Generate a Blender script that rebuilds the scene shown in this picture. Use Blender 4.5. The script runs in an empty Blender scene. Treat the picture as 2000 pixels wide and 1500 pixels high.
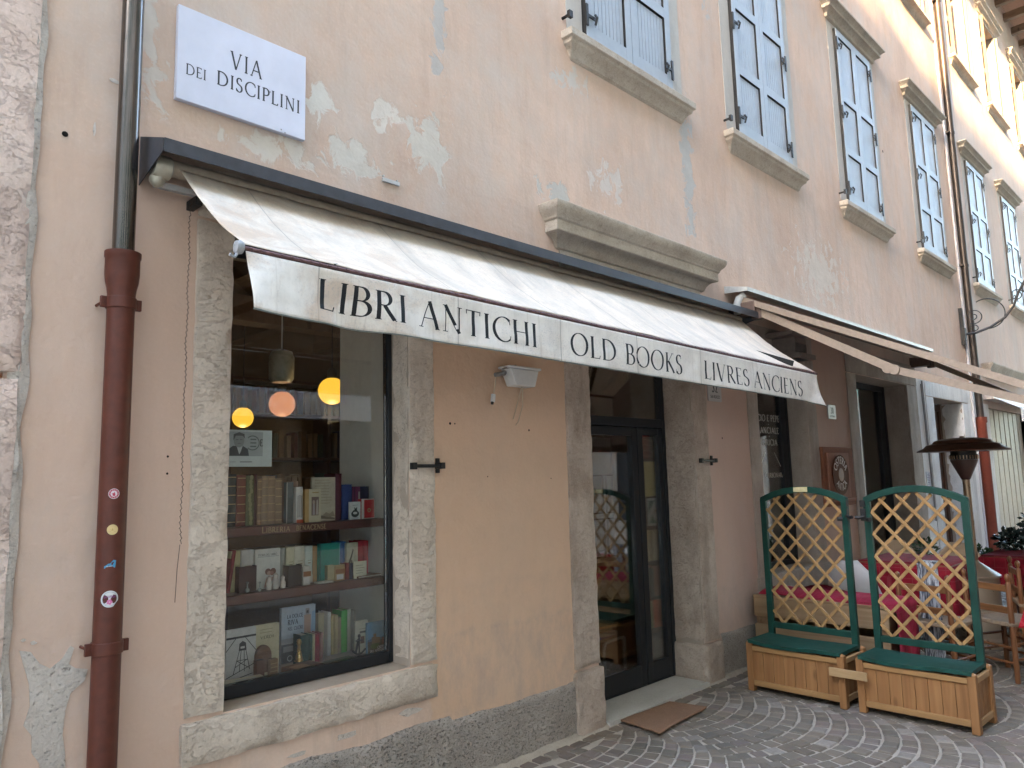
import bpy, math, random
from mathutils import Vector, Matrix, noise
R = math.radians
SC = bpy.context.scene
COL = SC.collection
rnd = random.Random(7)

# ------------------------------------------------------------------ camera
CAM_POS = Vector((0.0, -3.2, 1.6))
YAW, PITCH, ROLL = R(45.2078), R(7.2754), R(-1.4736)
_f = Vector((math.sin(YAW)*math.cos(PITCH), math.cos(YAW)*math.cos(PITCH), math.sin(PITCH)))
_r = _f.cross(Vector((0, 0, 1))).normalized()
_u = _r.cross(_f)
_c, _s = math.cos(ROLL), math.sin(ROLL)
_r, _u = _c*_r + _s*_u, -_s*_r + _c*_u
cam = bpy.data.objects.new('camera', bpy.data.cameras.new('camera'))
COL.objects.link(cam)
cam.matrix_world = Matrix(((_r.x, _u.x, -_f.x, CAM_POS.x), (_r.y, _u.y, -_f.y, CAM_POS.y), (_r.z, _u.z, -_f.z, CAM_POS.z), (0, 0, 0, 1)))
cam.data.sensor_width = 36.0
cam.data.lens = 36.0*1458.82/2000.0
cam.data.clip_start = 0.05
cam.data.clip_end = 500.0
SC.camera = cam

# ------------------------------------------------------------------ sky and sun
SUN_EL, SUN_AZ = R(15), R(80)          # the sun stands behind the camera and to its left
d = Vector((math.sin(SUN_AZ)*math.cos(SUN_EL), math.cos(SUN_AZ)*math.cos(SUN_EL), -math.sin(SUN_EL)))
W_ = bpy.data.worlds.new('World'); SC.world = W_; W_.use_nodes = True
nt = W_.node_tree
sky = nt.nodes.new('ShaderNodeTexSky'); sky.sky_type = 'NISHITA'; sky.sun_disc = False
sky.sun_elevation = SUN_EL; sky.sun_rotation = math.atan2(-d.x, -d.y)
sky.air_density = 1.0; sky.dust_density = 1.8; sky.ozone_density = 1.0
bg = nt.nodes['Background']; bg.inputs['Strength'].default_value = 0.15
nt.links.new(sky.outputs['Color'], bg.inputs['Color'])
sl = bpy.data.lights.new('sun', 'SUN'); sl.energy = 2.0; sl.angle = R(0.5); sl.color = (1.0, 0.66, 0.34)
so = bpy.data.objects.new('sun', sl); COL.objects.link(so)
so.rotation_euler = d.to_track_quat('-Z', 'Y').to_euler(); so.location = (-10, -20, 20)
VS = SC.view_settings
VS.view_transform = 'Standard'; VS.look = 'None'; VS.gamma = 1.0
VS.exposure = 4.96
SC.cycles.max_bounces = 8
SC.cycles.diffuse_bounces = 5

# ------------------------------------------------------------------ mesh helpers
class MB:
    """collects shapes into one mesh"""
    def __init__(s): s.v = []; s.f = []; s.m = []; s.sm = []
    def add(s, vs, fs, mi=0, smooth=False):
        n = len(s.v); s.v += [Vector(p) for p in vs]
        for f in fs: s.f.append([i+n for i in f]); s.m.append(mi); s.sm.append(smooth)
        return s
    def box(s, x0, x1, y0, y1, z0, z1, mi=0, M=None):
        if x0 > x1: x0, x1 = x1, x0
        if y0 > y1: y0, y1 = y1, y0
        if z0 > z1: z0, z1 = z1, z0
        v = [Vector(p) for p in ((x0,y0,z0),(x1,y0,z0),(x1,y1,z0),(x0,y1,z0),(x0,y0,z1),(x1,y0,z1),(x1,y1,z1),(x0,y1,z1))]
        if M: v = [M @ p for p in v]
        return s.add(v, [(3,2,1,0),(4,5,6,7),(0,1,5,4),(1,2,6,5),(2,3,7,6),(3,0,4,7)], mi)
    def bar(s, a, b, w, t, mi=0, up=Vector((0,0,1))):
        """rectangular bar from a to b, width w across, thickness t along 'up'"""
        a = Vector(a); b = Vector(b); z = (b-a); L = z.length; z = z/L
        x = up.cross(z)
        if x.length < 1e-4: x = Vector((1,0,0))
        x.normalize(); y = z.cross(x)
        M = Matrix((( x.x,y.x,z.x,a.x),(x.y,y.y,z.y,a.y),(x.z,y.z,z.z,a.z),(0,0,0,1)))
        return s.box(-w/2, w/2, -t/2, t/2, 0, L, mi, M)
    def quad(s, a, b, c, d_, mi=0): return s.add([a,b,c,d_], [(0,1,2,3)], mi)
    def tube(s, pts, r, n=8, mi=0, caps=True, smooth=True):
        pts = [Vector(p) for p in pts]; rs = r if isinstance(r, (list, tuple)) else [r]*len(pts)
        rings = []; ref = None
        for i, p in enumerate(pts):
            t = (pts[min(i+1, len(pts)-1)] - pts[max(i-1, 0)])
            if t.length < 1e-9: t = Vector((0,0,1))
            t.normalize()
            if ref is None:
                ref = Vector((0,0,1)) if abs(t.z) < 0.9 else Vector((1,0,0))
            u = ref - t*ref.dot(t)
            if u.length < 1e-6: u = t.orthogonal()
            u.normalize(); w = t.cross(u); ref = u
            rings.append([p + rs[i]*(u*math.cos(2*math.pi*k/n) + w*math.sin(2*math.pi*k/n)) for k in range(n)])
        vs = [q for rg in rings for q in rg]; fs = []
        for i in range(len(rings)-1):
            for k in range(n):
                fs.append((i*n+k, i*n+(k+1) % n, (i+1)*n+(k+1) % n, (i+1)*n+k))
        s.add(vs, fs, mi, smooth)
        if caps: s.add(rings[0], [tuple(range(n))[::-1]], mi); s.add(rings[-1], [tuple(range(n))], mi)
        return s
    def lathe(s, prof, c, n=24, mi=0, smooth=True, a0=0.0, M=None):
        """prof: list of (r, z); c: centre"""
        c = Vector(c); vs = []
        for (r, z) in prof:
            for k in range(n):
                a = a0 + 2*math.pi*k/n
                p = Vector((r*math.cos(a), r*math.sin(a), z))
                vs.append((M @ p if M else p) + c)
        fs = []
        for i in range(len(prof)-1):
            for k in range(n):
                fs.append((i*n+k, i*n+(k+1) % n, (i+1)*n+(k+1) % n, (i+1)*n+k))
        if prof[0][0] > 1e-6: fs.append(tuple(range(n))[::-1])
        if prof[-1][0] > 1e-6: fs.append(tuple((len(prof)-1)*n+k for k in range(n)))
        return s.add(vs, fs, mi, smooth)
    def ball(s, c, r, n=16, mi=0, sz=1.0):
        prof = [(max(1e-7, r*math.sin(math.pi*i/(n//2))), -r*sz*math.cos(math.pi*i/(n//2))) for i in range(n//2+1)]
        return s.lathe(prof, c, n, mi)
    def prism(s, prof, axis, a, b, mi=0):
        """2-D outline extruded along axis: 'x' -> outline (y,z); 'y' -> (x,z); 'z' -> (x,y)"""
        n = len(prof)
        def P(p, t): return {'x': (t, p[0], p[1]), 'y': (p[0], t, p[1]), 'z': (p[0], p[1], t)}[axis]
        vs = [P(p, a) for p in prof] + [P(p, b) for p in prof]
        fs = [tuple(range(n)), tuple(range(2*n-1, n-1, -1))]
        fs += [(i, i+n, (i+1) % n + n, (i+1) % n) for i in range(n)]
        return s.add(vs, fs, mi)
    def grid(s, nu, nv, fn, mi=0, smooth=True):
        vs = [fn(i/nu, j/nv) for j in range(nv+1) for i in range(nu+1)]
        fs = [(j*(nu+1)+i, j*(nu+1)+i+1, (j+1)*(nu+1)+i+1, (j+1)*(nu+1)+i) for j in range(nv) for i in range(nu)]
        return s.add(vs, fs, mi, smooth)
    def rough(s, x0, x1, y0, y1, z0, z1, step=0.04, amp=0.004, mi=0, seed=0.0, freq=9.0):
        """a worn block: fine grid on all six sides, pushed in and out by noise, corners rounded"""
        nx = max(1, min(60, int((x1-x0)/step))); ny = max(1, min(20, int((y1-y0)/step))); nz = max(1, min(90, int((z1-z0)/step)))
        idx = {}; vs = []; fs = []
        def V(i, j, k):
            if (i, j, k) not in idx:
                p = Vector((x0+(x1-x0)*i/nx, y0+(y1-y0)*j/ny, z0+(z1-z0)*k/nz))
                e = (i in (0, nx)) + (j in (0, ny)) + (k in (0, nz))
                q = p*freq + Vector((seed*7.3, seed*3.1, seed*5.7))
                dsp = noise.noise_vector(q)*amp + noise.noise_vector(q*2.7)*amp*0.5
                if e >= 2:
                    c_ = Vector(((x0+x1)/2, (y0+y1)/2, (z0+z1)/2))
                    inw = Vector(((c_.x > p.x)-(c_.x < p.x) if i in (0, nx) else 0, (c_.y > p.y)-(c_.y < p.y) if j in (0, ny) else 0, (c_.z > p.z)-(c_.z < p.z) if k in (0, nz) else 0))
                    dsp += inw*amp*(0.9+1.4*abs(noise.noise(q*0.8)))
                idx[(i, j, k)] = len(vs); vs.append(p+dsp)
            return idx[(i, j, k)]
        for i in range(nx):
            for k in range(nz):
                fs.append((V(i,0,k), V(i+1,0,k), V(i+1,0,k+1), V(i,0,k+1)))
                fs.append((V(i,ny,k+1), V(i+1,ny,k+1), V(i+1,ny,k), V(i,ny,k)))
        for j in range(ny):
            for k in range(nz):
                fs.append((V(0,j,k+1), V(0,j+1,k+1), V(0,j+1,k), V(0,j,k)))
                fs.append((V(nx,j,k), V(nx,j+1,k), V(nx,j+1,k+1), V(nx,j,k+1)))
        for i in range(nx):
            for j in range(ny):
                fs.append((V(i,j+1,0), V(i+1,j+1,0), V(i+1,j,0), V(i,j,0)))
                fs.append((V(i,j,nz), V(i+1,j,nz), V(i+1,j+1,nz), V(i,j+1,nz)))
        return s.add(vs, fs, mi, True)
    def build(s, name, mats, parent=None, bevel=0.0, seg=2, world=True, sharp=40):
        """links ONE mesh object; vertices are given in world space unless world=False"""
        me = bpy.data.meshes.new(name)
        off = Vector((0,0,0))
        o = bpy.data.objects.new(name, me)
        if parent is not None:
            o.parent = parent
            if world: off = wloc(parent)
        elif world and s.v:
            xs = [p.x for p in s.v]; ys = [p.y for p in s.v]; zs = [p.z for p in s.v]
            off = Vector(((min(xs)+max(xs))/2, (min(ys)+max(ys))/2, min(zs)))
            o.location = off
        me.from_pydata([tuple(p-off) for p in s.v], [], s.f)
        if not isinstance(mats, (list, tuple)): mats = [mats]
        for m in mats: me.materials.append(m)
        for p, mi, sm in zip(me.polygons, s.m, s.sm): p.material_index = mi; p.use_smooth = sm
        me.validate(); me.update()
        try: me.set_sharp_from_angle(angle=R(sharp))
        except Exception: pass
        COL.objects.link(o)
        if bevel > 0:
            b = o.modifiers.new('bevel', 'BEVEL'); b.width = bevel; b.segments = seg; b.limit_method = 'ANGLE'; b.angle_limit = R(35)
            b.harden_normals = False
        return o

def wloc(o):
    v = Vector((0,0,0))
    while o is not None: v = v + o.location; o = o.parent
    return v
def tag(o, label=None, cat=None, group=None, kind=None):
    if label: o['label'] = label
    if cat: o['category'] = cat
    if group: o['group'] = group
    if kind: o['kind'] = kind
    return o
def thing(name, label, cat, loc=(0,0,0), rz=0.0, group=None):
    o = bpy.data.objects.new(name, None); o.empty_display_size = 0.05
    COL.objects.link(o); o.location = loc; o.rotation_euler = (0, 0, rz)
    return tag(o, label, cat, group)
def copy_tree(o, parent=None):
    c = o.copy(); COL.objects.link(c); c.parent = parent
    for ch in list(o.children): copy_tree(ch, c)
    return c

# ------------------------------------------------------------------ materials
class NT:
    def __init__(s, name):
        s.m = bpy.data.materials.new(name); s.m.use_nodes = True
        s.t = s.m.node_tree; s.b = s.t.nodes['Principled BSDF']; s.out = s.t.nodes['Material Output']
        s.pos = s.t.nodes.new('ShaderNodeNewGeometry').outputs['Position']
    def n(s, typ, **kw):
        nd = s.t.nodes.new(typ)
        for k, v in kw.items(): setattr(nd, k, v)
        return nd
    def link(s, a, b): s.t.links.new(a, b)
    def set(s, sock, v):
        if isinstance(v, bpy.types.NodeSocket): s.link(v, sock)
        else: sock.default_value = v
    def local(s):
        return s.n('ShaderNodeTexCoord').outputs['Object']
    def map(s, vec, scale=(1,1,1), loc=(0,0,0), rot=(0,0,0)):
        m = s.n('ShaderNodeMapping'); s.link(vec, m.inputs['Vector'])
        m.inputs['Scale'].default_value = scale; m.inputs['Location'].default_value = loc; m.inputs['Rotation'].default_value = rot
        return m.outputs['Vector']
    def noise(s, vec, scale=5, detail=6, rough=0.6, dist=0.0):
        nd = s.n('ShaderNodeTexNoise'); s.link(vec, nd.inputs['Vector'])
        nd.inputs['Scale'].default_value = scale; nd.inputs['Detail'].default_value = detail
        nd.inputs['Roughness'].default_value = rough; nd.inputs['Distortion'].default_value = dist
        return nd.outputs['Fac']
    def voro(s, vec, scale=5, feature='F1'):
        nd = s.n('ShaderNodeTexVoronoi', feature=feature); s.link(vec, nd.inputs['Vector'])
        nd.inputs['Scale'].default_value = scale
        return nd.outputs['Distance']
    def ramp(s, f, a, b, lo=0.0, hi=1.0):
        nd = s.n('ShaderNodeMapRange', clamp=True); s.link(f, nd.inputs['Value'])
        nd.inputs['From Min'].default_value = a; nd.inputs['From Max'].default_value = b
        nd.inputs['To Min'].default_value = lo; nd.inputs['To Max'].default_value = hi
        return nd.outputs['Result']
    def math(s, op, a, b=0.0):
        nd = s.n('ShaderNodeMath', operation=op); s.set(nd.inputs[0], a); s.set(nd.inputs[1], b)
        return nd.outputs[0]
    def mix(s, f, a, b, blend='MIX'):
        nd = s.n('ShaderNodeMix', data_type='RGBA', blend_type=blend)
        s.set(nd.inputs['Factor'], f)
        for sk, v in ((nd.inputs[6], a), (nd.inputs[7], b)):
            if isinstance(v, bpy.types.NodeSocket): s.link(v, sk)
            else: sk.default_value = (v[0], v[1], v[2], 1.0)
        return nd.outputs[2]
    def sep(s, vec):
        nd = s.n('ShaderNodeSeparateXYZ'); s.link(vec, nd.inputs[0]); return nd.outputs
    def bump(s, h, strength=0.3, dist=0.01, prev=None):
        nd = s.n('ShaderNodeBump'); s.link(h, nd.inputs['Height'])
        nd.inputs['Strength'].default_value = strength; nd.inputs['Distance'].default_value = dist
        if prev is not None: s.link(prev, nd.inputs['Normal'])
        return nd.outputs['Normal']
    def done(s, col, rough=0.8, normal=None, metal=0.0, spec=None):
        if isinstance(col, bpy.types.NodeSocket): s.link(col, s.b.inputs['Base Color'])
        else: s.b.inputs['Base Color'].default_value = (*col, 1.0)
        s.set(s.b.inputs['Roughness'], rough); s.b.inputs['Metallic'].default_value = metal
        if spec is not None: s.b.inputs['Specular IOR Level'].default_value = spec
        if normal is not None: s.link(normal, s.b.inputs['Normal'])
        return s.m

_cache = {}
def plain(name, col, rough=0.6, metal=0.0, var=0.15, scale=30, bump=0.1, spec=None):
    """everyday surface: slight mottling of colour and gloss and a faint unevenness"""
    key = (name, tuple(col), rough, metal)
    if key in _cache: return _cache[key]
    t = NT(name); p = t.local()
    f = t.noise(p, scale, 5); g = t.noise(p, scale*0.15, 3)
    c = t.mix(t.ramp(f, 0.3, 0.7), [x*(1-var) for x in col], [min(1, x*(1+var)) for x in col])
    c = t.mix(t.ramp(g, 0.35, 0.7, 0, 0.35), c, [x*0.75 for x in col])
    if spec is None and metal < 0.2: spec = 0.3
    m = t.done(c, t.ramp(f, 0.3, 0.7, max(0.02, rough-0.08), min(1, rough+0.08)), t.bump(f, bump, 0.004), metal, spec)
    _cache[key] = m
    return m
def paint(name, col, rough=0.55): return plain(name, col, rough, 0.0, 0.05, 60, 0.03)
def glow(name, col, strength):
    m = bpy.data.materials.new(name); m.use_nodes = True; b = m.node_tree.nodes['Principled BSDF']
    b.inputs['Base Color'].default_value = (col[0]*.05, col[1]*.05, col[2]*.05, 1); b.inputs['Emission Color'].default_value = (*col, 1); b.inputs['Emission Strength'].default_value = strength
    return m
def glass_mat(name, tint=(0.97, 0.985, 0.98), boost=0.85, streak=0.0):
    m = bpy.data.materials.new(name); m.use_nodes = True; t = m.node_tree
    for nd in list(t.nodes): t.nodes.remove(nd)
    o = t.nodes.new('ShaderNodeOutputMaterial'); mx = t.nodes.new('ShaderNodeMixShader')
    tr = t.nodes.new('ShaderNodeBsdfTransparent'); tr.inputs[0].default_value = (*tint, 1)
    gl = t.nodes.new('ShaderNodeBsdfGlossy'); gl.inputs['Roughness'].default_value = 0.0; gl.inputs['Color'].default_value = (1,1,1,1)
    fr = t.nodes.new('ShaderNodeFresnel'); fr.inputs['IOR'].default_value = 1.5
    mu = t.nodes.new('ShaderNodeMath'); mu.operation = 'MULTIPLY'; mu.inputs[1].default_value = boost; mu.use_clamp = True
    t.links.new(fr.outputs[0], mu.inputs[0]); t.links.new(mu.outputs[0], mx.inputs[0])
    t.links.new(tr.outputs[0], mx.inputs[1]); t.links.new(gl.outputs[0], mx.inputs[2]); t.links.new(mx.outputs[0], o.inputs['Surface'])
    return m

# ------------------------------------------------------------------ the place's surfaces
def stucco_mat(name, c_lo, c_hi, patches=(), drips=True, zones=()):
    t = NT(name); p = t.pos
    big = t.noise(t.map(p, (0.9, 0.9, 0.5)), 1.0, 5, 0.6, 0.4)
    mid = t.noise(p, 7, 6, 0.65); fine = t.noise(p, 55, 5, 0.6); grit = t.noise(p, 240, 3)
    col = t.mix(t.ramp(big, 0.3, 0.72), c_lo, c_hi)
    col = t.mix(t.ramp(mid, 0.45, 0.75, 0, 0.28), col, [x*0.82 for x in c_lo])
    col = t.mix(t.ramp(fine, 0.5, 0.8, 0, 0.25), col, [min(1, x*1.18) for x in c_hi])
    if drips:      # rain streaks running down the render
        dr = t.noise(t.map(p, (6, 6, 0.8)), 1.0, 7, 0.7)
        col = t.mix(t.ramp(dr, 0.50, 0.78, 0, 0.45), col, [c_lo[0]*0.66, c_lo[1]*0.70, c_lo[2]*0.74])
        gy = t.noise(t.map(p, (1.7, 1.7, 1.0), (3.1, 0, 0)), 1.0, 8, 0.68)
        col = t.mix(t.ramp(gy, 0.46, 0.68, 0, 0.55), col, (0.50, 0.45, 0.40))
    if zones:      # stretches of wall tinted apart; the weaker tints break up by noise
        s_ = t.sep(p)
        for (x0, x1, z0, z1, tint, k) in zones:
            wob = t.math('MULTIPLY', t.math('SUBTRACT', t.noise(p, 6, 4), 0.5), 0.10)
            xx = t.math('ADD', s_[0], wob); zz = t.math('ADD', s_[2], wob)
            mk = t.math('MULTIPLY', t.math('MULTIPLY', t.ramp(xx, x0, x0+.02), t.ramp(xx, x1-.02, x1, 1, 0)), t.math('MULTIPLY', t.ramp(zz, z0, z0+.02), t.ramp(zz, z1-.03, z1, 1, 0)))
            if k < .5: mk = t.math('MULTIPLY', mk, t.ramp(t.noise(t.map(p, (1.6, 1, .8)), 5, 7, .72), .42, .66))
            col = t.mix(t.math('MULTIPLY', mk, k), col, t.mix(t.ramp(mid, .3, .7), [c*.9 for c in tint], tint))
    h = t.math('ADD', t.math('MULTIPLY', fine, 0.6), t.math('MULTIPLY', grit, 0.35))
    mask = None
    for (x, z, rx, rz, thr, colr) in patches:    # places where the paint has flaked down to lime
        q = t.map(p, (1/rx, 0, 1/rz), (-x/rx, 0, -z/rz))
        ln = t.n('ShaderNodeVectorMath', operation='LENGTH'); t.link(q, ln.inputs[0])
        nz = t.noise(t.map(p, (1, 1, 0.8), (x, 0, z)), 9, 8, 0.62, 0.6)
        val = t.math('SUBTRACT', t.math('MULTIPLY', nz, 1.6), t.math('MULTIPLY', ln.outputs['Value'], 0.55))
        mk = t.math('MULTIPLY', t.ramp(val, thr, thr+0.09), 0.85)
        col = t.mix(mk, col, t.mix(t.ramp(mid, 0.3, 0.7), [c*0.84 for c in (colr[0], colr[1]*.96, colr[2]*.90)], (colr[0], colr[1]*.96, colr[2]*.90)))
        mask = mk if mask is None else t.math('MAXIMUM', mask, mk)
    nrm = t.bump(h, 0.35, 0.006)
    nrm = t.bump(t.noise(p, 3.5, 4), 0.5, 0.03, nrm)
    if mask is not None: nrm = t.bump(t.math('SUBTRACT', 1.0, mask), 0.5, 0.004, nrm)
    return t.done(col, 0.93, nrm, spec=0.2)

def stone_mat(name, c_lo, c_hi, dark=(0.12, 0.10, 0.09), pits=0.6, vein=0.0, scale=1.0, grime=0.5, bumpk=0.7, pit_lo=.59):
    t = NT(name); p = t.pos
    big = t.noise(p, 2.3*scale, 7, 0.7, 0.2); mid = t.noise(p, 22*scale, 9, 0.8, 0.0); fine = t.noise(p, 90*scale, 5, 0.65)
    col = t.mix(t.ramp(big, 0.32, 0.7), c_lo, c_hi)
    col = t.mix(t.ramp(fine, 0.35, 0.75, 0, 0.5), col, [min(1, c*1.2) for c in c_hi])
    col = t.mix(t.ramp(mid, 0.52, 0.72, 0, grime), col, [c*0.6 for c in c_lo])
    pit = t.noise(t.map(p, (1, 1, 1.5)), 46*scale, 5, 0.8, 0.35)
    pm = t.ramp(pit, pit_lo, pit_lo+.10)
    if 'limestone' in name:      # old drip stains and pale worn faces
        sn = t.noise(t.map(p, (5, 5, 1.1)), 1.0, 6, .65); col = t.mix(t.ramp(sn, .48, .70, 0, .45), col, [c*.55 for c in c_lo])
        wn = t.noise(t.map(p, (3, 3, 2)), 1.0, 5, .6); col = t.mix(t.ramp(wn, .52, .66, 0, .5), col, [min(.85, c*1.22) for c in c_hi])
    col = t.mix(t.math('MULTIPLY', pm, pits), col, dark)
    h = t.math('SUBTRACT', t.math('ADD', t.math('MULTIPLY', mid, 0.7), t.math('MULTIPLY', fine, 0.35)), t.math('MULTIPLY', pm, 0.35))
    if vein > 0:
        w = t.noise(t.map(p, (1, 1, 1.6)), 6, 10, 0.72, 0.5)
        vm = t.ramp(t.math('ABSOLUTE', t.math('SUBTRACT', w, 0.5)), 0.0, 0.012, 1, 0)
        col = t.mix(t.math('MULTIPLY', vm, vein), col, (0.36, 0.16, 0.12))
        h = t.math('SUBTRACT', h, t.math('MULTIPLY', vm, 0.25))
    return t.done(col, 0.9, t.bump(h, bumpk, 0.012), spec=0.25)

def wood_mat(name, c_lo, c_hi, axis='z', scale=1.0, rough=0.6, knots=True, moss=False):
    t = NT(name); p = t.local()
    st = {'x': (1.2, 22, 22), 'y': (22, 1.2, 22), 'z': (22, 22, 1.2)}[axis]
    g = t.noise(t.map(p, tuple(a*scale for a in st)), 1.0, 6, 0.6, 0.8)
    b = t.noise(p, 2.0*scale, 3)
    st2 = tuple((11 if a > 2 else 0.0) for a in st)          # board to board variation
    col = t.mix(t.ramp(g, 0.3, 0.7), c_lo, c_hi)
    col = t.mix(t.ramp(b, 0.35, 0.7, 0, 0.45), col, [c*0.62 for c in c_lo])
    if knots:
        v = t.voro(t.map(p, (5, 5, 2.2)), 1.0)
        km = t.ramp(v, 0.06, 0.13, 1, 0)
        col = t.mix(t.math('MULTIPLY', km, 0.75), col, [c*0.28 for c in c_lo])
    return t.done(col, rough, t.bump(g, 0.25, 0.003), spec=0.3)

PATCHES = [(2.60, 3.52, .24, .36, 0.50, (.60,.57,.52)), (2.10, 3.28, .28, .15, 0.46, (.61,.58,.53)), (1.88, 3.55, .12, .20, 0.50, (.66,.64,.60)),
           (1.60, 3.20, .5, .15, 0.60, (.64,.60,.55)), (2.68, 4.25, .09, .5, 0.48, (.47,.46,.45)), (3.66, 3.52, .26, .12, 0.44, (.50,.50,.48)),
           (5.42, 4.15, .14, .8, 0.42, (.47,.48,.48)), (1.06, 3.55, .14, .5, 0.52, (.60,.57,.53)), (8.1, 3.75, 1.1, .55, 0.50, (.62,.56,.50)), (4.3, 3.75, .35, .35, 0.60, (.62,.57,.53)), (2.3, 3.62, .3, .3, 0.66, (.66,.62,.57)), (3.9, 4.4, .5, .25, 0.62, (.56,.54,.52)), (5.9, 6.6, .10, 1.2, .46, (.46,.46,.46))]
M_STUCCO = stucco_mat('peach_stucco', (0.51, 0.355, 0.265), (0.67, 0.49, 0.38), PATCHES, True, [(2.55, 3.75, .1, 3.0, (.66, .435, .285), .72), (.6, 1.35, .1, 2.96, (.60, .42, .32), .55), (5.4, 6.3, .1, 2.9, (.60,.42,.34), .6), (7.6, 8.6, .1, 3.0, (.52,.33,.25), .7), (2.62, 3.72, .3, .80, (.36,.30,.26), .45), (2.62, 3.72, .75, 1.05, (.42,.33,.26), .25), (5.5, 6.2, .3, .7, (.4,.33,.28), .35), (3.9, 5.5, 3.5, 4.62, (.50,.41,.34), .35), (6.1, 7.8, 3.4, 4.62, (.50,.41,.34), .30), (8.7, 10.5, 3.4, 4.62, (.50,.41,.34), .30), (1.0, 3.6, 3.15, 4.6, (.56,.47,.39), .40), (.66, .95, .2, 1.6, (.48,.39,.32), .35)])
M_STUCCO2 = stucco_mat('pink_stucco', (0.51, 0.38, 0.30), (0.63, 0.485, 0.39))
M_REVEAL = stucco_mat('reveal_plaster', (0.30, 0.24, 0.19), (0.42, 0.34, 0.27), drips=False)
M_WHITEWASH = stucco_mat('whitewash', (0.80, 0.765, 0.72), (0.88, 0.85, 0.81), drips=False)
M_DADO = stone_mat('roughcast_cement', (0.30, 0.255, 0.215), (0.47, 0.41, 0.355), dark=(0.10,0.085,0.075), pits=0.8, scale=1.7, grime=0.3, bumpk=1.0, pit_lo=.53)
M_STONE = stone_mat('weathered_limestone', (0.48, 0.385, 0.30), (0.66, 0.555, 0.45), pits=0.42, vein=0.08, grime=0.30, bumpk=0.75, pit_lo=.58)
M_PINKSTONE = stone_mat('pink_limestone', (0.54, 0.38, 0.30), (0.74, 0.58, 0.49), dark=(0.25,0.13,0.11), pits=0.3, vein=0.07, scale=0.8, grime=0.14, bumpk=0.8)
M_MORTAR = stone_mat('old_mortar', (0.43, 0.365, 0.305), (0.59, 0.52, 0.45), pits=0.5, scale=1.2, bumpk=1.0)
M_DARKSTONE = stone_mat('dirty_stone', (0.17, 0.135, 0.11), (0.30, 0.245, 0.20), pits=0.7, scale=1.0, grime=0.6, bumpk=0.9)
M_CORNICE = stone_mat('cornice_stone', (0.31, 0.25, 0.19), (0.50, 0.43, 0.35), pits=0.6, scale=1.2, grime=0.7, bumpk=0.6)
M_SHUTTER = plain('pale_blue_shutter_paint', (0.36, 0.39, 0.425), 0.5, var=0.08, scale=14)
M_WINBAND = stucco_mat('grey_window_band', (0.42, 0.39, 0.35), (0.52, 0.48, 0.43), drips=True)
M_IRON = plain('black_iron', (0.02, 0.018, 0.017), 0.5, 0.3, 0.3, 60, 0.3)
M_RUSTPIPE = plain('oxblood_cast_iron', (0.092, 0.025, 0.014), 0.5, 0.0, 0.22, 22, 0.25)
M_STEEL = plain('dark_steel_pipe', (0.125, 0.108, 0.096), 0.20, 0.9, 0.06, 8, 0.0)
M_BROWNPIPE = plain('brown_metal_pipe', (0.055, 0.042, 0.036), 0.4, 0.5, 0.2, 12, 0.05)
M_FRAME = plain('anthracite_frame', (0.018, 0.019, 0.021), 0.45, 0.0, 0.2, 30, 0.05)
M_HOOD = plain('dark_grey_sheet_metal', (0.055, 0.055, 0.062), 0.5, 0.3, 0.25, 18, 0.1)
M_GLASS = glass_mat('window_glass')
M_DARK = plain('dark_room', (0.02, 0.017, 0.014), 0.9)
M_BLACKPAINT = paint('black_lettering', (0.012, 0.012, 0.014), 0.6)
M_PALELETTER = paint('pale_lettering', (0.60, 0.56, 0.48), 0.7)
M_GOLDLETTER = paint('dull_gold_lettering', (0.34, 0.24, 0.13), 0.5)
M_WHITEPLASTIC = plain('white_plastic', (0.62, 0.60, 0.57), 0.4, var=0.05)
M_GREEN = plain('dark_green_paint', (0.007, 0.043, 0.030), 0.5, var=0.25, scale=14, bump=0.15)
M_LATH = wood_mat('lattice_wood', (0.28, 0.15, 0.055), (0.44, 0.26, 0.108), 'z', 1.0, 0.55, False)
M_PLANTER = wood_mat('planter_pine', (0.225, 0.098, 0.034), (0.37, 0.18, 0.068), 'z', 0.8, 0.55, True)
M_PLANTER_RAIL = wood_mat('planter_rail_pine', (0.27, 0.14, 0.052), (0.42, 0.235, 0.092), 'y', 0.8, 0.6, False)
M_PALLET = wood_mat('pallet_wood', (0.27, 0.165, 0.085), (0.46, 0.31, 0.18), 'y', 0.7, 0.8, True)
M_CHAIRWOOD = wood_mat('chair_wood', (0.13, 0.048, 0.018), (0.24, 0.098, 0.038), 'z', 1.0, 0.4, False)
M_BRASS = plain('bronze_steel', (0.36, 0.25, 0.16), 0.32, 0.8, 0.1, 12, 0.02)
M_HAT = plain('brown_heater_hat', (0.15, 0.075, 0.045), 0.4, 0.6, 0.15, 12, 0.03)

# ------------------------------------------------------------------ lettering: Roman capitals drawn as pen strokes
def _arc(cx, cy, rx, ry, a0, a1, n=18):
    return [(cx+rx*math.cos(R(a0+(a1-a0)*i/n)), cy+ry*math.sin(R(a0+(a1-a0)*i/n))) for i in range(n+1)]
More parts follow.
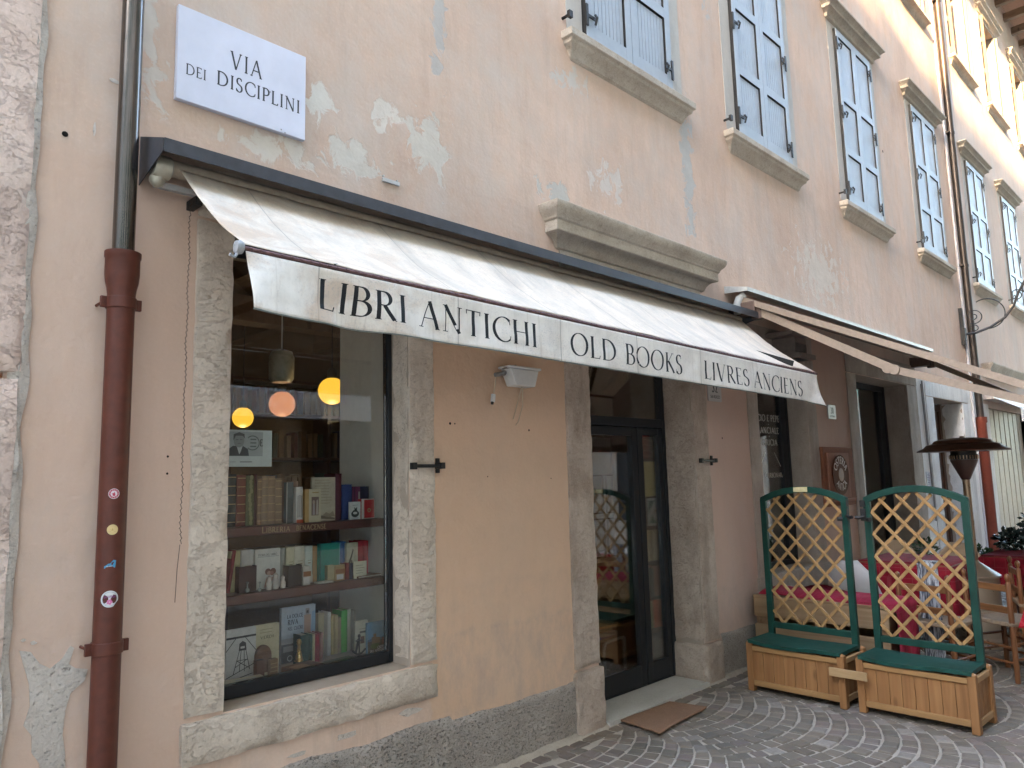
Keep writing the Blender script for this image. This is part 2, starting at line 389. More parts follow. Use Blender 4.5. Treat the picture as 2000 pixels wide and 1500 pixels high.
# each glyph: (advance, [strokes]); stroke = (kind, points): 'T' thick, 't' thin, 'C' pen-modulated curve, 's' serif (x, y, halfwidth)
GL = {
 'A': (.78, [('t', [(.06,0),(.39,1)]), ('T', [(.39,1),(.70,0)]), ('t', [(.18,.36),(.58,.36)]), ('s', (.06,0,.08)), ('s', (.70,0,.09))]),
 'B': (.60, [('T', [(.12,0),(.12,1)]), ('C', [(.12,.98),(.28,.98)]+_arc(.28,.75,.20,.23,90,-90)+[(.12,.52)]), ('C', [(.12,.52),(.30,.52)]+_arc(.30,.27,.25,.25,90,-90)+[(.12,.02)]), ('s', (.09,1,.07)), ('s', (.09,0,.07))]),
 'C': (.80, [('C', _arc(.50,.5,.42,.50,48,312,30)), ('t', [(.78,.87),(.80,.72)]), ('t', [(.78,.13),(.80,.26)])]),
 'D': (.82, [('T', [(.12,0),(.12,1)]), ('C', [(.12,.98),(.30,.98)]+_arc(.30,.5,.44,.48,90,-90,26)+[(.12,.02)]), ('s', (.09,1,.07)), ('s', (.09,0,.07))]),
 'E': (.54, [('T', [(.12,0),(.12,1)]), ('t', [(.12,.98),(.46,.98)]), ('t', [(.12,.52),(.40,.52)]), ('t', [(.12,.02),(.48,.02)]), ('t', [(.455,1),(.47,.86)]), ('t', [(.475,0),(.50,.15)]), ('s', (.09,1,.07)), ('s', (.09,0,.07))]),
 'F': (.52, [('T', [(.12,0),(.12,1)]), ('t', [(.12,.98),(.46,.98)]), ('t', [(.12,.5),(.40,.5)]), ('s', (.12,0,.10))]),
 'G': (.84, [('C', _arc(.50,.5,.42,.50,48,318,30)), ('T', [(.76,.06),(.76,.42)]), ('s', (.76,.42,.09))]),
 'H': (.80, [('T', [(.14,0),(.14,1)]), ('T', [(.66,0),(.66,1)]), ('t', [(.14,.52),(.66,.52)]), ('s', (.14,0,.10)), ('s', (.14,1,.10)), ('s', (.66,0,.10)), ('s', (.66,1,.10))]),
 'I': (.28, [('T', [(.14,0),(.14,1)]), ('s', (.14,0,.10)), ('s', (.14,1,.10))]),
 'K': (.70, [('T', [(.14,0),(.14,1)]), ('t', [(.16,.45),(.56,1)]), ('T', [(.26,.56),(.64,0)]), ('s', (.14,0,.10)), ('s', (.14,1,.10)), ('s', (.56,1,.08)), ('s', (.66,0,.07))]),
 'L': (.56, [('T', [(.14,0),(.14,1)]), ('t', [(.14,.02),(.50,.02)]), ('t', [(.49,0),(.53,.16)]), ('s', (.14,1,.10)), ('s', (.10,0,.07))]),
 'M': (.96, [('t', [(.14,0),(.18,1)]), ('T', [(.18,1),(.48,.05)]), ('t', [(.48,.05),(.78,1)]), ('T', [(.78,1),(.82,0)]), ('s', (.14,0,.09)), ('s', (.82,0,.10))]),
 'N': (.82, [('t', [(.14,0),(.14,1)]), ('T', [(.12,1),(.68,0)]), ('t', [(.68,0),(.68,1)]), ('s', (.14,0,.09)), ('s', (.09,1,.07)), ('s', (.68,1,.09))]),
 'O': (.94, [('C', _arc(.47,.5,.41,.50,0,360,40))]),
 'P': (.58, [('T', [(.13,0),(.13,1)]), ('C', [(.13,.98),(.28,.98)]+_arc(.28,.72,.24,.26,90,-90)+[(.13,.46)]), ('s', (.13,0,.10)), ('s', (.09,1,.07))]),
 'R': (.68, [('T', [(.13,0),(.13,1)]), ('C', [(.13,.98),(.28,.98)]+_arc(.28,.74,.22,.24,90,-90)+[(.13,.50)]), ('T', [(.30,.50),(.62,.02)]), ('t', [(.60,.04),(.70,0)]), ('s', (.13,0,.10)), ('s', (.09,1,.07))]),
 'S': (.52, [('C', _arc(.26,.76,.17,.23,45,250,20)+_arc(.25,.25,.20,.25,70,-150,22)), ('t', [(.40,.97),(.41,.80)]), ('t', [(.06,.03),(.05,.22)])]),
 'T': (.66, [('T', [(.33,0),(.33,1)]), ('t', [(.04,.98),(.62,.98)]), ('t', [(.04,1),(.05,.84)]), ('t', [(.62,1),(.61,.84)]), ('s', (.33,0,.10))]),
 'U': (.76, [('T', [(.14,1),(.14,.35)]), ('C', _arc(.38,.32,.24,.32,180,360)), ('t', [(.62,.32),(.62,1)]), ('s', (.14,1,.10)), ('s', (.62,1,.09))]),
 'V': (.76, [('T', [(.08,1),(.38,0)]), ('t', [(.38,0),(.68,1)]), ('s', (.08,1,.09)), ('s', (.68,1,.08))]),
 'Z': (.66, [('t', [(.08,.98),(.58,.98)]), ('T', [(.58,.98),(.08,.02)]), ('t', [(.08,.02),(.60,.02)])]),
 '2': (.56, [('C', _arc(.27,.74,.19,.25,160,-20,20)+[(.10,.03)]), ('t', [(.08,.03),(.50,.03)])]),
 '3': (.56, [('C', _arc(.26,.76,.17,.23,150,-85,20)), ('C', _arc(.26,.27,.20,.26,85,-150,20))]),
 '0': (.58, [('C', _arc(.28,.5,.20,.49,0,360,30))]),
 '.': (.30, [('T', [(.12,.40),(.12,.52)])]),
 '-': (.5, [('t', [(.06,.45),(.44,.45)])]),
 ' ': (.36, []),
}
def stroke_quads(text, thick=.115, thin=.042, track=.10, space=.40, scale_first=1.0):
    """list of quads in letter units (cap height 1) and the total width"""
    quads = []; x = 0.0
    for i, ch in enumerate(text):
        if ch == ' ': x += space; continue
        adv, sts = GL[ch]
        k = 1.0
        if scale_first != 1.0 and (i == 0 or text[i-1] == ' '): k = scale_first
        for kind, pts in sts:
            if kind == 's':
                sx, sy, hw = pts
                y0, y1 = (sy, sy+thin*0.8) if sy < .5 else (sy-thin*0.8, sy)
                quads.append([(x+k*(sx-hw), k*y0), (x+k*(sx+hw), k*y0), (x+k*(sx+hw), k*y1), (x+k*(sx-hw), k*y1)]); continue
            L = []; Rr = []
            for j, (px, py) in enumerate(pts):
                a = pts[max(0, j-1)]; b = pts[min(len(pts)-1, j+1)]
                tx, ty = b[0]-a[0], b[1]-a[1]; l = math.hypot(tx, ty) or 1; tx /= l; ty /= l
                if kind == 'T': w = thick
                elif kind == 't': w = thin
                else:
                    ang = math.atan2(ty, tx)
                    w = thin + (thick-thin)*abs(math.sin(ang-R(12)))**1.6
                nx, ny = -ty*w/2, tx*w/2
                L.append((x+k*(px+nx), k*(py+ny))); Rr.append((x+k*(px-nx), k*(py-ny)))
            # long straight strokes are cut up so that they can follow cloth
            if len(pts) == 2:
                n = 6
                L = [(L[0][0]+(L[1][0]-L[0][0])*i_/n, L[0][1]+(L[1][1]-L[0][1])*i_/n) for i_ in range(n+1)]
                Rr = [(Rr[0][0]+(Rr[1][0]-Rr[0][0])*i_/n, Rr[0][1]+(Rr[1][1]-Rr[0][1])*i_/n) for i_ in range(n+1)]
            for j in range(len(L)-1): quads.append([Rr[j], Rr[j+1], L[j+1], L[j]])
        x += adv*k + track
    return quads, x-track
def write(mb, text, place, height, x0=None, center=None, base=0.0, width=None, mi=0, **kw):
    """place(u, v) -> 3-D point; letters run along u from x0 (or centred), v upward"""
    q, w = stroke_quads(text, **kw)
    sx = height
    if width: sx = width/w
    o = x0 if x0 is not None else center - w*sx/2
    for i, qd in enumerate(q):
        mb.add([place(o+a*sx, base+b*height) for a, b in qd], [(0,1,2,3)], mi)
    return w*sx

# ------------------------------------------------------------------ street
def build_pavement():
    """porphyry setts laid in fans, one sheet of stones standing proud of a bed of pale mortar"""
    bed = MB(); bed.box(-90, 90, -40, 0.6, -0.30, -0.0085)
    s = MB(); cols = []
    rr = random.Random(3)
    def sett(c, ux, uy, lx, ly):
        cx, cy = c
        j = lambda a: a*(1+rr.uniform(-.10, .10))
        hx, hy = lx/2, ly/2
        pts = [(-j(hx), -j(hy)), (j(hx), -j(hy)), (j(hx), j(hy)), (-j(hx), j(hy))]
        z = rr.uniform(-0.003, 0.003); tx, ty = rr.uniform(-.025, .025), rr.uniform(-.025, .025)
        ins = 0.82
        def P(a, b, zz): return (cx+a*ux[0]+b*uy[0], cy+a*ux[1]+b*uy[1], zz)
        top = [P(a*ins, b*ins, z+tx*a+ty*b) for a, b in pts]; mid = [P(a*.97, b*.97, z-0.005+tx*a+ty*b) for a, b in pts]; low = [P(a, b, -0.02) for a, b in pts]
        s.add(top+mid+low, [(0,1,2,3)]+[(i+4, (i+1) % 4+4, (i+1) % 4, i) for i in range(4)]+[(i+8, (i+1) % 4+8, (i+1) % 4+4, i+4) for i in range(4)], 0, False)
        t = rr.random(); base = (0.148, 0.113, 0.080)
        if t < .22: base = (0.150, 0.110, 0.090)
        elif t < .45: base = (0.118, 0.096, 0.070)
        elif t < .55: base = (0.23, 0.195, 0.16)
        k = rr.uniform(.78, 1.25)
        cols.append(tuple(b*k for b in base))
    # a straight gutter row along the wall
    x = 1.2
    while x < 26:
        l = rr.uniform(.09, .14)
        if not (4.0 < x < 5.3): pass
        sett((x+l/2, -0.075), (1, 0), (0, 1), l-.012, .10); x += l
    # rows of fans: each bay is CW wide, courses are arcs stacked away from the wall
    CW = 1.15; pitch = 0.104
    bays = int(30/CW)
    for b in range(bays):
        xc = 0.6+b*CW+CW/2
        for k in range(-8, 62):
            yb = -0.14-k*pitch
            Rr = CW*0.80; half = math.asin(min(.98, (CW/2)/Rr))
            n = int(2*half*Rr/0.112); cyc = yb+Rr*math.cos(half)*0.55
            off = rr.uniform(-.25, .25)
            for i in range(n+1):
                a = -half+(i+.5+off*.3)*2*half/(n+.6)
                if abs(a) > half: continue
                px_ = xc+Rr*math.sin(a); py_ = cyc-Rr*math.cos(a)
                if py_ > -0.135 or py_ < -6.1 or px_ > 30: continue
                if px_ > 13 and py_ < -3.5: continue
                ux = (math.cos(a), math.sin(a)); uy = (-math.sin(a), math.cos(a))
                sett((px_, py_), ux, uy, .098*rr.uniform(.84, 1.06), .095*math.cos(a*.9)*rr.uniform(.9, 1.0))
    o = s.build('pavement', M_SETT, None, sharp=30)
    at = o.data.color_attributes.new('sett_tint', 'FLOAT_COLOR', 'CORNER')
    buf = []
    per = [4]*9
    for c in cols: buf += [c[0], c[1], c[2], 1.0]*36
    if len(buf) == len(o.data.loops)*4: at.data.foreach_set('color', buf)
    tag(o, 'grey and plum porphyry setts laid in curved rows', 'pavement', kind='structure')
    g = bed.build('ground', M_BED, None)
    tag(g, 'pale grit bed between the paving setts', 'ground', kind='structure')
def sett_material():
    t = NT('porphyry_sett')
    a = t.n('ShaderNodeAttribute', attribute_name='sett_tint').outputs['Color']
    f = t.noise(t.pos, 60, 5, 0.65); g = t.noise(t.pos, 2.0, 4); h = t.noise(t.pos, 210, 3)
    c = t.mix(t.ramp(f, .35, .7, 0, .5), a, (0.205, 0.17, 0.13))
    c = t.mix(t.ramp(g, .4, .7, 0, .35), c, (0.16, 0.14, 0.12))
    return t.done(c, t.ramp(f, .3, .7, .55, .8), t.bump(t.math('ADD', f, h), .6, .004), spec=.35)
M_SETT = sett_material()
M_BED = stone_mat('joint_grit', (0.31, 0.26, 0.205), (0.45, 0.385, 0.31), pits=.4, scale=2.5, grime=.5)
build_pavement()

# ------------------------------------------------------------------ the old building that holds the bookshop and the osteria
BLD = thing('old_building', 'peach stuccoed old building with the bookshop and osteria on its ground floor', 'building', (7, 0, 0))

W_C = [4.63, 6.91, 9.60, 12.42, 15.40, 18.0, 20.7]       # centres of the shuttered windows
HOLES = [(1.45, 2.43, .66, 2.76, .22), (3.96, 5.26, 0.0, 2.74, .30), (6.38, 7.42, .70, 2.74, .22), (8.80, 10.55, 0, 2.70, .30), (11.65, 13.10, 0, 2.60, .30), (14.6, 17.4, 0, 2.6, .25)]
for c in W_C: HOLES.append((c-.58, c+.58, 4.76, 7.06, .09))
W_UP = [9.6, 12.42, 15.40, 18.0, 20.7]
for c in W_UP: HOLES.append((c-.58, c+.58, 9.02, 11.0, .30))
def wall_sheet(x0, x1, z0, z1, holes, y=0.0):
    xs = sorted({x0, x1, *[h[0] for h in holes], *[h[1] for h in holes]}); zs = sorted({z0, z1, *[h[2] for h in holes], *[h[3] for h in holes]})
    m = MB()
    for i in range(len(xs)-1):
        for j in range(len(zs)-1):
            cx, cz = (xs[i]+xs[i+1])/2, (zs[j]+zs[j+1])/2
            if any(h[0] < cx < h[1] and h[2] < cz < h[3] for h in holes): continue
            m.quad((xs[i], y, zs[j]), (xs[i+1], y, zs[j]), (xs[i+1], y, zs[j+1]), (xs[i], y, zs[j+1]), 0)
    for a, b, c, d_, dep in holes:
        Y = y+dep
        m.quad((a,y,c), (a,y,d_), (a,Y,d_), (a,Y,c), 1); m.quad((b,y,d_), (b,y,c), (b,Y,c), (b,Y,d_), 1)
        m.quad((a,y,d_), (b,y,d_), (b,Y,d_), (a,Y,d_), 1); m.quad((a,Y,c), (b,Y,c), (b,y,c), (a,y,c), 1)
    return m
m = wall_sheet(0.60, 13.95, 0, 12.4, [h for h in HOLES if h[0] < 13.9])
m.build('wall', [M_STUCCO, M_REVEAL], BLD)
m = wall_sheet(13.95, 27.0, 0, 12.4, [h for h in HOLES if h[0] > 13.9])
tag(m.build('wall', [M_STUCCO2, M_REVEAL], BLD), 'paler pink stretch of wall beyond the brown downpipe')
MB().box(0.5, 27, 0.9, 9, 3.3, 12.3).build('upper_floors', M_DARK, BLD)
r_ = MB(); r_.prism([(-.75, 12.25), (9, 15.5), (9, 15.7), (-.75, 12.42)], 'x', -2, 27.5)
rf = r_.build('roof', plain('roof_tiles', (0.25, 0.12, 0.08), .9), BLD)
e_ = MB()
for i in range(34): e_.box(.8+i*.8, .92+i*.8, -.72, .02, 12.05, 12.22)
e_.build('rafter_ends', wood_mat('eaves_wood', (.18,.11,.07), (.28,.19,.12), 'y'), rf)
# chipped plaster under the shop window, exposed mortar left of the pipe
pp = [(.70,1.04),(.735,1.03),(.765,.985),(.80,.96),(.835,.985),(.862,1.03),(.875,1.02),(.86,.965),(.885,.945),(.925,.935),(.915,.895),(.87,.86),(.855,.80),(.85,.72),(.86,.66),(.868,.56),(.84,.44),(.81,.33),(.785,.42),(.795,.55),(.78,.64),(.755,.68),(.752,.74),(.725,.78),(.742,.84),(.735,.92)]
pm = MB(); pm.prism([(x, z) for x, z in pp], 'y', -.0035, .02); pm.build('bare_mortar', M_MORTAR, BLD)
pm = MB()
for (x, z, w, h_) in ((.71, 1.075, .02, .012), (.742, 1.06, .022, .014), (2.05, .42, .14, .03), (2.42, .44, .16, .035), (1.8, .40, .1, .02), (.93, 3.28, .06, .02), (.97, 3.40, .05, .03), (.86, 3.05, .012, .05)):
    pts = [(x+w/2*math.cos(a)*rnd.uniform(.6, 1.2), z+h_/2*math.sin(a)*rnd.uniform(.6, 1.3)) for a in [2*math.pi*i/11 for i in range(11)]]
    pm = MB(); pm.prism(pts, 'y', -.003, .01); pm.build('plaster_chip', M_MORTAR, BLD)
# small holes in the plaster
for (x, z, r) in ((.757, 2.995, .012), (1.19, 1.73, .005), (1.19, 1.66, .005), (2.72, 1.92, .008), (2.755, 1.92, .005), (3.36, 1.90, .007), (3.0, 1.62, .004), (3.55, 1.6, .004), (5.72, 1.9, .008), (10.5, 5.9, .02)):
    hm = MB(); hm.lathe([(1e-7, 0), (r, 0)], (x, -.0025, z), 8, M=Matrix.Rotation(R(90), 4, 'X')); hm.build('drill_hole', M_DARK, BLD)
# rough cement dado
for a, b in ((1.30, 3.70), (5.50, 6.22), (7.66, 8.5)):
    h_ = .345; dd = MB()
    nx, nz = int((b-a)/.022), 16
    def dado(u, v, a=a, b=b):
        x = a+(b-a)*u; top = .335+.02*noise.noise(Vector((x*3, 0, 1)))+ (.03 if x < 2.7 else 0)
        z = v*top; n_ = noise.noise(Vector((x*34, 1.7, z*34)))*.005+noise.noise(Vector((x*80, 2, z*80)))*.003
        return (x, -.016-n_ + (.018 if v > .97 else 0), z)
    dd.grid(nx, nz, dado)
    dd.build('cement_dado', M_DADO, BLD, sharp=80)
# mortar fillet where the wall meets the setts
ff = MB(); ff.grid(120, 3, lambda u, v: (1.2+12.6*u, -.012-.05*(1-v)*(1+.4*noise.noise(Vector((u*90, 0, 0)))), .002+.028*v*(1+.5*noise.noise(Vector((u*70, 3, 0))))-.014*(1-v)))
ff.build('mortar_fillet', M_BED, BLD, sharp=80)

# pier of pink stone at the left corner
PIER = thing('stone_pier', 'pink limestone corner pier at the left edge of the wall', 'pier', (0.0, 0, 0))
pb = MB()
for (z0, z1, sd) in ((-.05, .62, 1), (.628, 2.015, 2), (2.03, 3.6, 3), (3.61, 5.4, 4)):
    pb.rough(-1.6, .655+.012*math.sin(sd*3), -.035, .3, z0, z1, .05, .008, 0, sd, 6)
pb.build('blocks', M_PINKSTONE, PIER, sharp=60)
pj = MB(); pj.grid(4, 120, lambda u, v: (.615+.058*u+.022*noise.noise(Vector((u*3, 0, v*26))), -.012+.006*noise.noise(Vector((u*9, 4, v*90)))-.012*(1-abs(2*u-1)), 5*v))
pj.build('mortar_edge', M_MORTAR, PIER, sharp=80)

def ring_moulding(mb, x0, x1, prof, y0=0.0, mi=0):
    """moulded course with returned ends; prof = [(projection, z)...] bottom to top"""
    vs = []
    for p, z in prof: vs += [(x0-p, y0, z), (x0-p, y0-p, z), (x1+p, y0-p, z), (x1+p, y0, z)]
    fs = []
    for i in range(len(prof)-1):
        for k in range(3): fs.append((i*4+k, i*4+k+1, i*4+4+k+1, i*4+4+k))
    n = len(prof)-1
    fs.append((0, 3, 2, 1)); fs.append((n*4, n*4+1, n*4+2, n*4+3))
    mb.add(vs, fs, mi)

# ---- shop window
sw = MB()
sw.rough(1.28, 1.452, -.018, .16, .665, 2.775, .035, .005, 0, 11)
sw.rough(2.428, 2.602, -.018, .16, .665, 2.775, .035, .005, 0, 12)
sw.rough(1.27, 2.605, -.022, .16, .475, .655, .035, .006, 0, 13)
sw.rough(1.28, 2.602, -.018, .16, 2.785, 3.02, .035, .005, 0, 14)
SW = sw.build('display_window', M_STONE, BLD, sharp=60)
fr = MB()
fr.box(1.44, 1.475, .145, .195, .665, 2.765); fr.box(2.405, 2.435, .145, .195, .665, 2.765)
fr.box(1.475, 2.405, .146, .194, .665, .722); fr.box(1.475, 2.405, .146, .194, 2.68, 2.765)
fr.build('frame', M_FRAME, SW, bevel=.003)
MB().box(1.478, 2.402, .166, .171, .724, 2.678).build('pane', M_GLASS, SW)

# ---- shop door
ds = MB()
ds.rough(3.71, 3.963, -.02, .30, .395, 2.745, .04, .005, 0, 21); ds.rough(5.257, 5.485, -.02, .30, .305, 2.745, .04, .005, 0, 22)
ds.rough(3.70, 3.985, -.035, .30, -.02, .385, .035, .006, 0, 23); ds.rough(5.235, 5.50, -.035, .30, -.02, .295, .035, .006, 0, 24)
ds.rough(3.71, 5.485, -.02, .30, 2.752, 3.0, .04, .004, 0, 25)
M_DOORSTONE = stone_mat('warm_lit_limestone', (0.34, 0.25, 0.185), (0.54, 0.44, 0.36), pits=.65, vein=.1, grime=.6, bumpk=.8)  # browner than the window stone: warm reflected light is put into its colour
DS = ds.build('shop_doorway', M_DOORSTONE, BLD, sharp=60)
cf = MB(); cf.rough(3.70, 5.49, -.012, .05, 3.004, 3.13, .04, .002, 0, 31)
ring_moulding(cf, 3.68, 5.52, [(.0, 3.125), (.02, 3.135), (.035, 3.17), (.06, 3.20), (.105, 3.215), (.11, 3.22), (.11, 3.285), (.122, 3.295), (.125, 3.31), (.15, 3.335), (.165, 3.36), (.17, 3.385), (.17, 3.395), (.0, 3.42)])
cf.build('cornice', M_CORNICE, DS, bevel=.003)
th = MB(); th.rough(3.99, 5.235, -.05, .34, -.02, .032, .05, .002, 0, 41)
th.build('threshold', stone_mat('threshold_marble', (.38,.35,.30), (.50,.47,.42), pits=.2, grime=.25, bumpk=.3), DS, sharp=60)
def frame_rect(mb, x0, x1, z0, z1, y0, y1, w, wb=None, wt=None):
    wb = wb or w; wt = wt or w
    mb.box(x0, x0+w, y0, y1, z0, z1); mb.box(x1-w, x1, y0, y1, z0, z1)
    mb.box(x0+w, x1-w, y0+.001, y1-.001, z0, z0+wb); mb.box(x0+w, x1-w, y0+.001, y1-.001, z1-wt, z1)
df = MB(); frame_rect(df, 3.958, 5.262, .034, 2.745, .255, .315, .045, .004)
df.box(4.005, 5.215, .257, .313, 1.985, 2.055); df.box(4.865, 4.885, .258, .312, .036, 1.985)
df.build('frame', M_FRAME, DS, bevel=.003)
dl = MB(); frame_rect(dl, 4.008, 4.862, .04, 1.98, .262, .306, .065, .145); dl.build('door_leaf', M_FRAME, DS, bevel=.003)
dk = MB(); frame_rect(dk, 4.888, 5.212, .04, 1.98, .262, .306, .055, .145); dk.build('side_light', M_FRAME, DS, bevel=.003)
for (a, b, c, e) in ((4.074, 4.796, .186, 1.914), (4.944, 5.156, .186, 1.914), (4.006, 5.214, 2.057, 2.69)):
    MB().box(a, b, .281, .286, c, e).build('pane', M_GLASS, DS)

# ---- osteria window and door, white doorway, last shop front
os_ = MB()
os_.rough(6.19, 6.383, -.015, .2, .46, 2.74, .05, .003, 0, 51); os_.rough(7.417, 7.65, -.015, .2, .46, 2.74, .05, .003, 0, 52)
os_.rough(6.19, 7.65, -.015, .2, 2.745, 2.97, .05, .003, 0, 53); os_.rough(6.17, 7.67, -.03, .2, .45, .70, .05, .003, 0, 54)
M_GREYSTONE = stone_mat('grey_smooth_limestone', (.31,.245,.195), (.43,.355,.29), pits=.25, grime=.3, bumpk=.35)
OSW = os_.build('osteria_window', M_GREYSTONE, BLD, sharp=60)
f2 = MB(); frame_rect(f2, 6.37, 7.425, .70, 2.735, .19, .24, .05); f2.box(7.25, 7.376, .192, .238, .75, 2.685); f2.build('frame', M_FRAME, OSW, bevel=.003)
MB().box(6.42, 7.25, .212, .217, .75, 2.685).build('pane', M_GLASS, OSW)
od = MB()
od.rough(8.53, 8.803, -.015, .3, 0, 2.70, .06, .003, 0, 61); od.rough(10.547, 10.95, -.015, .3, 0, 2.70, .06, .003, 0, 62); od.rough(8.53, 10.95, -.017, .3, 2.705, 2.98, .06, .003, 0, 63)
OSD = od.build('osteria_doorway', M_GREYSTONE, BLD, sharp=60)
f3 = MB(); frame_rect(f3, 8.795, 10.555, .02, 2.695, .27, .33, .07); f3.box(10.30, 10.484, .272, .328, .03, 2.62); f3.build('frame', M_FRAME, OSD, bevel=.003)
MB().box(8.866, 10.30, .297, .302, .09, 2.62).build('pane', M_GLASS, OSD)
ww = MB(); ww.box(10.955, 11.30, -.006, .01, .02, 2.92); ww.box(13.45, 13.94, -.006, .01, .02, 2.92); ww.box(11.30, 13.45, -.006, .01, 2.86, 2.92)
ww.build('whitewashed_panel', M_WHITEWASH, BLD)
wd = MB()
M_PALESTONE = stone_mat('pale_limestone', (.60,.56,.52), (.74,.71,.67), pits=.3, grime=.25, bumpk=.4)
wd.rough(11.31, 11.653, -.016, .28, 0, 2.60, .06, .003, 0, 71); wd.rough(13.097, 13.44, -.016, .28, 0, 2.60, .06, .003, 0, 72); wd.rough(11.31, 13.44, -.016, .28, 2.605, 2.86, .06, .003, 0, 73)
WD = wd.build('white_doorway', M_PALESTONE, BLD, sharp=60)
dw = MB(); frame_rect(dw, 11.64, 13.11, .02, 2.6, .30, .35, .12); dw.box(11.76, 12.99, .32, .34, .14, 2.48)
for x in (12.0, 12.37, 12.74): dw.box(x-.03, x+.03, .31, .32, .15, 2.47)
dw.build('door_leaf', wood_mat('dark_door_wood', (.05,.022,.014), (.10,.045,.025), 'z', 1, .5, False), WD, bevel=.004)
ls = MB(); 
for i in range(8): ls.box(14.6+i*.35, 14.6+i*.35+.30, .05, .10, 0.1, 2.6)
ls.box(14.6, 17.4, .10, .12, 0, 2.6)
LS = ls.build('folding_shutters', plain('cream_shutter_paint', (.44,.38,.30), .6), BLD, bevel=.006)
for a, b in ((14.25, 14.6), (17.4, 17.75)): MB().box(a, b, -.03, .1, 0, 2.65).build('jamb', M_PALESTONE, LS)
cc = MB(); ring_moulding(cc, 14.75, 17.2, [(.02, 3.12), (.06, 3.16), (.12, 3.2), (.12, 3.26), (.17, 3.33), (.17, 3.36), (0, 3.38)]); cc.build('cornice', M_CORNICE, LS)

# ---- shuttered upper windows (parts: window > shutter, sill, cornice, hinge)
def shutter_mesh(w, z0, z1, flip=1):
    """one leaf: stiles and rails round three grooved panels; x from 0 to w, front at y=0"""
    m = MB(); st = .075; th_ = .040
    rails = [(z0, z0+.12), (z0+.63, z0+.72), (z0+1.32, z0+1.41), (z1-.09, z1)]
    m.box(0, st, 0, th_, z0, z1); m.box(w-st, w, 0, th_, z0, z1)
    for a, b in rails: m.box(st, w-st, .001, th_-.001, a, b)
    for (a, b) in ((rails[0][1], rails[1][0]), (rails[1][1], rails[2][0]), (rails[2][1], rails[3][0])):
        m.box(st, w-st, .030, .034, a, b, 1); m.box(w-st-.0012, w-st-.0002, .0015, .030, a, b-.0015, 1); m.box(st, w-st-.0015, .0015, .030, b-.0012, b-.0002, 1)  # thin dark strips colour in shade along the right and top panel edges
        n = 9; bw = (w-2*st-.012)/n
        for i in range(n): m.box(st+i*bw+.0025, st+(i+1)*bw-.0025, .014, .029, a+.001, b-.014)
    return m
SHM = None
def hinge_bm(mb, x, z, s):
    mb.box(x-.012, x+.012, -.012, 0, z-.085, z+.085); mb.box(x-s*.10, x, -.010, 0, z-.012, z+.012)
    mb.tube([(x-s*.09, -.012, z+.03), (x-s*.09, -.03, z), (x-s*.09, -.012, z-.05)], .010, 6)
def shut_window(c, first):
    b = MB()
    for a, e in ((c-.76, c-.582), (c+.582, c+.76)): b.box(a, e, -.004, .02, 4.80, 7.10)
    b.box(c-.76, c+.76, -.0045, .02, 7.062, 7.10)
    W = b.build('window', M_WINBAND, BLD)
    for sgn in (-1, 1):
        sm = shutter_mesh(.565, 4.80, 7.055); sm.box(-.003, 0, .004, .039, 4.80, 7.055, 1)  # dark strip colours in the unlit side edge of the leaf
        dx = c-.567 if sgn < 0 else c+.004
        sm.v = [p+Vector((dx, -.036, 0)) for p in sm.v]
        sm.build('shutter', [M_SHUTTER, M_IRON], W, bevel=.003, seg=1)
        for z in (4.98, 5.95, 6.85):
            h = MB(); hinge_bm(h, c+sgn*.565, z, sgn); h.v = [p+Vector((0, -.036, 0)) for p in h.v]
            h.build('hinge', M_IRON, W)
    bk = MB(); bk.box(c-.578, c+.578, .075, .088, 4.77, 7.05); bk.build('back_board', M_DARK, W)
    s = MB(); ring_moulding(s, c-.72, c+.72, [(0, 4.57), (.02, 4.585), (.03, 4.62), (.055, 4.65), (.075, 4.665), (.08, 4.69), (.10, 4.70), (.10, 4.755), (.0, 4.79)])
    s.build('sill', M_CORNICE, W, bevel=.004)
    k = MB(); ring_moulding(k, c-.76, c+.76, [(.0, 7.105), (.03, 7.12), (.035, 7.16), (.07, 7.19), (.10, 7.20), (.10, 7.235), (.13, 7.27), (.15, 7.28), (.15, 7.305), (0, 7.33)])
    k.build('cornice', M_CORNICE, W, bevel=.004)
    p = MB(); p.tube([(c-.80, 0, 4.86), (c-.80, -.07, 4.86)], .012, 6); p.box(c-.818, c-.782, -.085, -.06, 4.835, 4.885); p.build('shutter_stop', M_IRON, W)
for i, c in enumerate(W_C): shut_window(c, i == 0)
M_CREAMPAINT = plain('cream_paint', (.24, .175, .12), .55)
